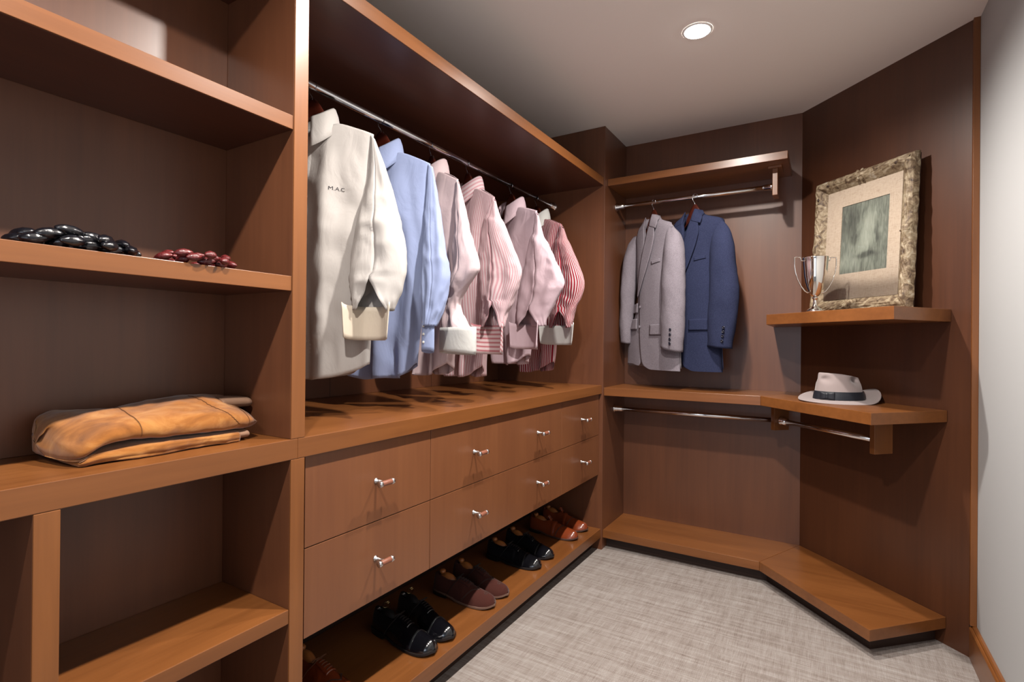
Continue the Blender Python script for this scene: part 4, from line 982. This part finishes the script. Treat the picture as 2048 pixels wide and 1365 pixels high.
# ------------------------------------------------------------------ framed drawing
# local axes: x along the wall to the right, y into the wall, z up; leaning back a little
lc = -1.951; bs_, ts_ = 2.985, 3.035                # x + y of the plane at the bottom and at the top
def lw(l, s): return (s + l * 1.41421) / 2, (s - l * 1.41421) / 2
bx_, by_ = lw(lc, bs_)
t = empty('framed_drawing', (bx_, by_, 1.3455), math.radians(-45), 'ornate carved gilt frame holding a grey charcoal drawing in a linen mat', 'picture')
lean = math.atan(((ts_ - bs_) / 1.41421) / 0.655)
t.rotation_euler = (-lean, 0, math.radians(-45))
HWD, HH = 0.257, 0.655
def frame_mat():
    m, nt, bs = new_mat('distressed_gilt')
    v = coords(nt, 'Object', (30, 30, 30)); n = N(nt, 'ShaderNodeTexNoise', Scale=1.0, Detail=6.0, Roughness=0.65, Distortion=1.0); nt.links.new(v, n.inputs['Vector'])
    r = ramp(nt, n.outputs[0], [(0.32, srgb(72, 54, 42)), (0.45, srgb(130, 108, 82)), (0.58, srgb(176, 158, 128)), (0.72, srgb(206, 196, 176))]); nt.links.new(r.outputs[0], bs.inputs['Base Color'])
    bs.inputs['Roughness'].default_value = 0.6; bs.inputs['Metallic'].default_value = 0.15
    w = N(nt, 'ShaderNodeTexNoise', Scale=38.0, Detail=2.0, Distortion=1.6); tcn = nt.nodes.new('ShaderNodeTexCoord'); nt.links.new(tcn.outputs['Object'], w.inputs['Vector'])
    bump(nt, bs, w.outputs[0], 0.55, 0.004)
    return m
GILT = frame_mat()
def side_bm(L, W, n):
    """one mitred carved side along +x from -L/2 to L/2, width W inwards (+z), face towards -y"""
    m = 24
    def P(i, j):
        f = j / (m - 1); zz = W * f; half = L / 2 - zz; x = -half + 2 * half * i / (n - 1)
        h = 0.020 + 0.014 * math.sin(PI * min(1, f * 1.35)) ** 0.8 if f < 0.74 else 0.012 + 0.006 * math.cos((f - .74) / .26 * PI)
        if f < 0.76:
            k = math.sin(PI * min(1, f / 0.76))
            u = abs(x) / (L / 2)
            sw = math.sin(x * 95 + 9 * math.sin(f * 5 + u * 3)) * math.sin(f * 9 + x * 30)
            h += k * (0.0035 * sw + 0.005 * nz(x * 45, f * 5, 3.3))
            h += 0.008 * k * math.exp(-((abs(x) - L * 0.5 + 0.05) / 0.022) ** 2) + 0.008 * k * math.exp(-(x / 0.030) ** 2)
        edge = 0.0
        if j == 0: edge = -0.0035 * abs(math.sin(x * 42)) - 0.003 * nz(x * 30, 1, 1); h = 0.002
        return (x, -h, zz + edge)
    return bm_grid(P, n, m)
def frame_side(L, W, ox, oz, rot):
    bm = side_bm(L, W, 90); M = Matrix.Translation((ox, 0, oz)) @ Matrix.Rotation(rot, 4, 'Y')
    bmesh.ops.transform(bm, matrix=M, verts=bm.verts[:])
    bmesh.ops.recalc_face_normals(bm, faces=bm.faces[:])
    o = link_bm('frame_side', bm, GILT, t, world_parent=False, smooth=True); return o
MW = 0.068
frame_side(2 * HWD, MW, 0, 0, 0); frame_side(2 * HWD, MW, 0, HH, PI)
frame_side(HH, MW, -HWD, HH / 2, PI / 2); frame_side(HH, MW, HWD, HH / 2, -PI / 2)
def rosette(cx, cz, r=0.030):
    bm = bmesh.new()
    for k in range(6):
        a = k * PI / 3; c = Vector((cx + math.cos(a) * r * .62, -0.030, cz + math.sin(a) * r * .62))
        rr = bmesh.ops.create_uvsphere(bm, u_segments=10, v_segments=6, radius=1.0)
        for v in rr['verts']:
            p = Vector((v.co.x * r * .46, v.co.y * 0.008, v.co.z * r * .26)); p = Matrix.Rotation(-a, 3, 'Y') @ p; v.co = c + p
    rr = bmesh.ops.create_uvsphere(bm, u_segments=10, v_segments=6, radius=1.0)
    for v in rr['verts']: v.co = Vector((cx + v.co.x * r * .28, -0.034 + v.co.y * .007, cz + v.co.z * r * .28))
    return link_bm('rosette', bm, GILT, t, world_parent=False, smooth=True)
rosette(0, HH - 0.027); rosette(-HWD + 0.027, HH * .36); rosette(HWD - 0.028, HH * .5, 0.021); rosette(0, 0.027)
# dark ovals on the face painted as shade in carved recesses, upper corners
for cx, cz, ax, az in ((-HWD + 0.030, HH - 0.085, 0.005, 0.009), (-HWD + 0.085, HH - 0.030, 0.009, 0.005), (HWD - 0.075, HH - 0.030, 0.011, 0.006)):
    bm = bmesh.new(); rr = bmesh.ops.create_uvsphere(bm, u_segments=12, v_segments=8, radius=1.0)
    for v in rr['verts']: v.co = Vector((cx + v.co.x * ax, -0.036 + v.co.y * .003, cz + v.co.z * az))
    link_bm('recess_shade', bm, KICK, t, world_parent=False, smooth=True)
link_bm('frame_backing', bm_box(bmesh.new(), -HWD + .004, HWD - .004, -0.002, 0.010, 0.004, HH - .004), KICK, t, world_parent=False)
def linen():
    m, nt, bs = new_mat('linen_mat')
    a = N(nt, 'ShaderNodeTexNoise', Scale=1.0, Detail=3.0); nt.links.new(coords(nt, 'Object', (60, 60, 900)), a.inputs['Vector'])
    b = N(nt, 'ShaderNodeTexNoise', Scale=1.0, Detail=3.0); nt.links.new(coords(nt, 'Object', (900, 60, 60)), b.inputs['Vector'])
    s = N(nt, 'ShaderNodeMath', operation='ADD'); nt.links.new(a.outputs[0], s.inputs[0]); nt.links.new(b.outputs[0], s.inputs[1])
    r = ramp(nt, s.outputs[0], [(0.80, srgb(192, 172, 150)), (1.2, srgb(216, 198, 178))]); nt.links.new(r.outputs[0], bs.inputs['Base Color'])
    bs.inputs['Roughness'].default_value = 0.85; return m
LINEN = linen()
bm = bmesh.new()
ow, oh0, oh1, iw, ih0, ih1 = 0.192, 0.060, 0.596, 0.121, 0.184, 0.508
ic = 0.014
o_ = [(-ow, oh0), (ow, oh0), (ow, oh1), (-ow, oh1)]; i_ = [(ic - iw, ih0), (ic + iw, ih0), (ic + iw, ih1), (ic - iw, ih1)]
A = [bm.verts.new((x, -0.008, z)) for x, z in o_]; B = [bm.verts.new((x, -0.008, z)) for x, z in i_]; C_ = [bm.verts.new((x, -0.005, z)) for x, z in i_]
for k in range(4):
    bm.faces.new((A[k], A[(k + 1) % 4], B[(k + 1) % 4], B[k])); bm.faces.new((B[k], B[(k + 1) % 4], C_[(k + 1) % 4], C_[k]))
link_bm('linen_mat', bm, LINEN, t, world_parent=False)
def drawing_mat():
    """generic charcoal study on sage paper: soft strokes, washes, a pale rounded form"""
    m, nt, bs = new_mat('charcoal_drawing')
    tcn = nt.nodes.new('ShaderNodeTexCoord'); pos = tcn.outputs['Object']
    sep = nt.nodes.new('ShaderNodeSeparateXYZ'); nt.links.new(pos, sep.inputs[0])
    def M(op, a, b=None, c=None, clamp=False):
        q = N(nt, 'ShaderNodeMath', operation=op); q.use_clamp = clamp
        for k, v in enumerate((a, b, c)):
            if v is None: continue
            if isinstance(v, (int, float)): q.inputs[k].default_value = v
            else: nt.links.new(v, q.inputs[k])
        return q.outputs[0]
    nd = N(nt, 'ShaderNodeTexNoise', Scale=14.0, Detail=3.0); nt.links.new(pos, nd.inputs['Vector'])
    wob = M('MULTIPLY_ADD', nd.outputs[0], 0.05, -0.025)
    X = M('ADD', sep.outputs[0], wob); Z = M('ADD', sep.outputs[2], wob)
    def blob(cx, cz, rx, rz, soft=1.0):
        a = M('POWER', M('ABSOLUTE', M('DIVIDE', M('SUBTRACT', X, cx), rx)), 2.0); b = M('POWER', M('ABSOLUTE', M('DIVIDE', M('SUBTRACT', Z, cz), rz)), 2.0)
        return M('DIVIDE', 1.0, M('ADD', 1.0, M('POWER', M('ADD', a, b), 2.0 * soft)))
    tone = M('MULTIPLY', blob(0.045, 0.40, 0.05, 0.06), 0.34)
    tone = M('ADD', tone, M('MULTIPLY', blob(0.01, 0.31, 0.045, 0.05), 0.26))
    tone = M('ADD', tone, M('MULTIPLY', blob(-0.07, 0.24, 0.06, 0.04), 0.22))
    tone = M('SUBTRACT', tone, M('MULTIPLY', blob(-0.03, 0.345, 0.02, 0.035), 0.26))
    tone = M('SUBTRACT', tone, M('MULTIPLY', blob(0.03, 0.262, 0.05, 0.012), 0.36))
    tone = M('SUBTRACT', tone, M('MULTIPLY', blob(0.08, 0.36, 0.012, 0.06), 0.34))
    tone = M('SUBTRACT', tone, M('MULTIPLY', blob(-0.055, 0.43, 0.05, 0.05), 0.20))
    st = N(nt, 'ShaderNodeTexNoise', Scale=1.0, Detail=5.0, Distortion=1.2); nt.links.new(coords(nt, 'Object', (90, 1, 14), (0, 0.6, 0)), st.inputs['Vector'])
    t1 = M('ADD', tone, M('MULTIPLY_ADD', st.outputs[0], 0.75, -0.375))
    t2 = M('ADD', t1, 0.42)
    r = ramp(nt, t2, [(0.0, srgb(58, 60, 56)), (0.35, srgb(110, 114, 104)), (0.6, srgb(150, 156, 142)), (1.0, srgb(188, 192, 178))]); nt.links.new(r.outputs[0], bs.inputs['Base Color'])
    bs.inputs['Roughness'].default_value = 0.8; return m
link_bm('drawing', bm_box(bmesh.new(), ic - iw - .002, ic + iw + .002, -0.0052, -0.004, ih0 - .002, ih1 + .002, 0), drawing_mat(), t, world_parent=False)
gm, gnt, gbs = new_mat('picture_glass'); gnt.nodes.remove(gbs)
gl = N(gnt, 'ShaderNodeBsdfGlossy'); gl.inputs['Roughness'].default_value = 0.02; tr = N(gnt, 'ShaderNodeBsdfTransparent'); fr = N(gnt, 'ShaderNodeFresnel'); fr.inputs[0].default_value = 1.45
mx = N(gnt, 'ShaderNodeMixShader'); gnt.links.new(fr.outputs[0], mx.inputs[0]); gnt.links.new(tr.outputs[0], mx.inputs[1]); gnt.links.new(gl.outputs[0], mx.inputs[2])
gnt.links.new(mx.outputs[0], gnt.nodes['Material Output'].inputs[0])
bm = bmesh.new(); bm.faces.new([bm.verts.new(c) for c in ((-ow, -0.0105, oh0), (ow, -0.0105, oh0), (ow, -0.0105, oh1), (-ow, -0.0105, oh1))])
link_bm('glass_pane', bm, gm, t, world_parent=False)

# ------------------------------------------------------------------ braided belts
def link_mesh(name, sx, sy, sz, tip=0.0):
    bm = bmesh.new(); bmesh.ops.create_uvsphere(bm, u_segments=20, v_segments=12, radius=1.0)
    for v in bm.verts:
        x, y, z = v.co; taper = 1 - tip * abs(x) ** 2
        cr = 1 + 0.10 * math.sin(math.atan2(z, y) * 7 + x * 2) * (0.4 + 0.6 * x * x) + 0.08 * nz(x * 3, y * 3, z * 3)
        v.co = Vector((x * sx, y * sy * taper * cr, z * sz * taper * cr))
    me = bpy.data.meshes.new(name)
    for f in bm.faces: f.smooth = True
    bm.to_mesh(me); bm.free(); return me
def braid(name, label, cat, mat, meshes, path, origin):
    t = empty(name, origin, 0, label, cat)
    for me in meshes:
        if not me.materials: me.materials.append(mat)
    for k, (x, y, z, yaw_, pitch, roll, mi) in enumerate(path):
        o = bpy.data.objects.new('braid_link', meshes[mi]); COL.objects.link(o); o.parent = t
        o.location = (x - origin[0], y - origin[1], z - origin[2]); o.rotation_euler = (roll, pitch, yaw_)
    return t
SZ = 1.3483
mb = link_mesh('braid_link', 0.0225, 0.0118, 0.0095, 0.25)
path = []
def ringpath(cx, cy, rx, ry, z, n, a0=0.0, a1=2 * PI, tilt=0.35, rise=0.0):
    for k in range(n):
        f = k / n; a = a0 + (a1 - a0) * f; ta = math.atan2(ry * math.cos(a), -rx * math.sin(a)); s = 1 if k % 2 else -1
        path.append((cx + (rx + 0.010 * s) * math.cos(a), cy + (ry + 0.010 * s) * math.sin(a), z + rise * f + (0.0045 if s > 0 else 0.0), ta + s * tilt, -0.12, 0.4 * s, 0))
ringpath(-1.200, 0.412, 0.060, 0.078, SZ + 0.0095, 20, tilt=0.5)
ringpath(-1.200, 0.408, 0.054, 0.064, SZ + 0.020, 17, tilt=0.5)
path += [(-1.150, 0.385, SZ + 0.0335, 1.55, 0.12, 0.2, 0), (-1.152, 0.425, SZ + 0.026, 1.5, 0.30, 0.2, 0), (-1.165, 0.400, SZ + 0.030, 1.9, 0.0, 0.3, 0)]
braid('braided_belt', 'coiled black leather braided belt on the middle shelf of the bookcase', 'belt', BLACKL, [mb], path, (-1.205, 0.405, SZ))
mr = link_mesh('braid_link', 0.0175, 0.0095, 0.0080, 0.35)
path = []
ringpath(-1.178, 0.615, 0.052, 0.062, SZ + 0.0085, 14, tilt=0.45)
ringpath(-1.166, 0.612, 0.042, 0.045, SZ + 0.0165, 10, a0=-2.3, a1=2.3, tilt=0.5)
braid('braided_belt', 'small coiled burgundy leather braided belt right of the black one', 'belt', BURG, [mr], path, (-1.178, 0.615, SZ))

# ------------------------------------------------------------------ folded suede jacket
t = empty('suede_jacket', (-1.29, 0.55, CT + 0.0005), 0, 'folded tan suede jacket with ribbed knit trim lying on the worktop', 'jacket')
XS = -1.190
def stations(y):
    #        y      xf     zl     g      zg     zt(front) ztm    ztb   xb
    tab = [(0.398, -1.290, 0.006, 0.001, 0.012, 0.040, 0.056, 0.066, -1.350), (0.404, -1.232, 0.006, 0.002, 0.011, 0.046, 0.068, 0.078, -1.378), (0.416, -1.196, 0.009, 0.004, 0.013, 0.044, 0.078, 0.086, -1.390),
           (0.434, -1.189, 0.016, 0.016, 0.022, 0.056, 0.083, 0.090, -1.393), (0.462, -1.187, 0.022, 0.032, 0.031, 0.070, 0.086, 0.088, -1.393), (0.510, -1.187, 0.026, 0.045, 0.036, 0.078, 0.090, 0.086, -1.392),
           (0.570, -1.188, 0.025, 0.055, 0.035, 0.082, 0.097, 0.090, -1.390), (0.640, -1.190, 0.023, 0.058, 0.031, 0.080, 0.103, 0.097, -1.388), (0.710, -1.194, 0.021, 0.060, 0.030, 0.076, 0.098, 0.102, -1.385),
           (0.760, -1.202, 0.018, 0.060, 0.030, 0.064, 0.080, 0.098, -1.378), (0.776, -1.215, 0.014, 0.050, 0.032, 0.050, 0.068, 0.090, -1.365)]
    return interp(tab, y)
def suede_ring(y, upper):
    xf, zl, g, zg, zt, zm, zb, xb = stations(y)
    if not upper:
        c = [(xb, 0.001), ((xb + xf) / 2, 0.0), (xf - 0.014, 0.0), (xf - 0.002, zl * 0.30), (xf, zl * 0.65), (xf - 0.008, zl), (xf - g, zg - 0.004), ((xb + xf) / 2, zg - 0.001), (xb + 0.01, zg), (xb, zg * 0.5)]
    else:
        c = [(xb + 0.01, zg + 0.001), ((xb + xf) / 2, zg + 0.001), (xf - g, zg), (xf - 0.012, zg + 0.001), (xf + 0.001, zg + 0.008), (xf + 0.002, (zg + zt) * 0.5), (xf - 0.010, zt - 0.008), (xf - 0.034, zt + 0.001), (xf - 0.07, (zt + zm) / 2 + 0.002), (-1.300, zm), (-1.345, (zm + zb) / 2), (xb + 0.012, zb - 0.003), (xb, zb - 0.016), (xb - 0.002, zb * 0.55), (xb, zg + 0.006)]
    return c
def suede_bm(y0, y1, upper, n=90, m=96, amp=1.0):
    bm = bmesh.new(); rings = []
    for i in range(n):
        y = y0 + (y1 - y0) * i / (n - 1); c = suede_ring(y, upper); k = len(c); ring = []
        for j in range(m):
            f = j / m * k; a = int(f); u = f - a
            p = [Vector(c[(a + d) % k]) for d in (-1, 0, 1, 2)]
            q = p[1] * 1.0 + (p[2] - p[0]) * (0.5 * u) + (p[0] * 2 - p[1] * 5 + p[2] * 4 - p[3]) * (0.5 * u * u) + (p[1] * 3 - p[0] - p[2] * 3 + p[3]) * (0.5 * u ** 3)
            w = amp * min(1.0, (y - 0.398) / 0.03)
            dn = 0.0060 * nz(q.x * 16, y * 12 + 2, q.y * 22) + 0.0065 * (0.45 - abs(nz(q.x * 18 + y * 9, y * 15 - q.x * 6, q.y * 10))) + 0.002 * nz(q.x * 50, y * 45, q.y * 60)
            out = Vector((q.x + 1.29, q.y - (0.065 if upper else 0.015))); out = Vector((out.x, out.y * 2.2)).normalized()
            q = q + out * dn * w
            ends = 0.012 * nz(q.x * 12, q.y * 30, 4.0) * (i / (n - 1)) ** 8 if upper else 0.0
            skew = 0.020 * ((-1.19 - q.x) / 0.2) * ((y - 0.6) / 0.15 if y > 0.6 else 0) if upper else 0
            ring.append(bm.verts.new((q.x, y + ends + skew, CT + 0.0015 + max(q.y, 0.0))))
        rings.append(ring)
    for A_, B_ in zip(rings, rings[1:]):
        for j in range(m): bm.faces.new((A_[j], A_[(j + 1) % m], B_[(j + 1) % m], B_[j]))
    for rg_, s_ in ((rings[0], -0.004), (rings[-1], 0.004)):
        c0 = sum((v.co for v in rg_), Vector()) / m; mid = [bm.verts.new(v.co.lerp(c0, 0.35) + Vector((0, s_, 0))) for v in rg_]; cv = bm.verts.new(c0 + Vector((0, s_ * 1.3, 0)))
        for j in range(m): bm.faces.new((rg_[j], rg_[(j + 1) % m], mid[(j + 1) % m], mid[j])); bm.faces.new((mid[j], mid[(j + 1) % m], cv))
    bmesh.ops.recalc_face_normals(bm, faces=bm.faces[:]); return bm, rings
bm, rg = suede_bm(0.398, 0.776, True); seams = []
def grab(rings, i, j0, j1, d=0.0012):
    out = []
    for j in range(j0, j1): p = rings[i][j % 96].co; out.append(Vector((p.x + d * .6, p.y, p.z + d)))
    return out
seams.append(grab(rg, 28, 24, 60)); seams.append(grab(rg, 83, 22, 62)); 
seams.append([Vector(rg[62 + k // 2][58 - k].co) + Vector((0.0006, 0, 0.001)) for k in range(0, 32)])
o = link_bm('suede_body', bm, SUEDE, t, smooth=True)
bm, rg2 = suede_bm(0.418, 0.730, False, 80)
link_bm('suede_lower_fold', bm, SUEDE, t, smooth=True)
SEAMM = plain('suede_seam', srgb(126, 78, 38), 0.9)
for s in seams: link_bm('seam', bm_tube(bmesh.new(), s, 0.0007, 6), SEAMM, t, smooth=True)
def cuffbm(y0, y1, zc, h, xc, xw, rise=0.0):
    def P(i, j):
        f = i / 9; a = 2 * PI * j / 40; return (xc + xw * (abs(math.cos(a)) ** .6) * (1 if math.cos(a) > 0 else -1), y0 + (y1 - y0) * f, CT + zc + rise * f + h * math.sin(a) * (1 + .06 * math.sin(f * PI)))
    bm = bm_grid(P, 10, 40, closed=True, uv=lambda i, j: (j / 40 * 1.0, i / 9 * .1)); bm.verts.ensure_lookup_table(); bm.faces.new(bm.verts[9 * 40:10 * 40]); bm.faces.new(bm.verts[0:40]); bmesh.ops.recalc_face_normals(bm, faces=bm.faces[:]); return bm
o = link_bm('knit_cuff', cuffbm(0.700, 0.756, 0.0150, 0.0125, -1.268, 0.070), KNIT, t, smooth=True); o['label'] = 'ribbed knit cuff under the fold'
o = link_bm('knit_hem', cuffbm(0.730, 0.806, 0.086, 0.013, -1.318, 0.050, -0.004), KNIT, t, smooth=True); o['label'] = 'ribbed knit hem at the top right'
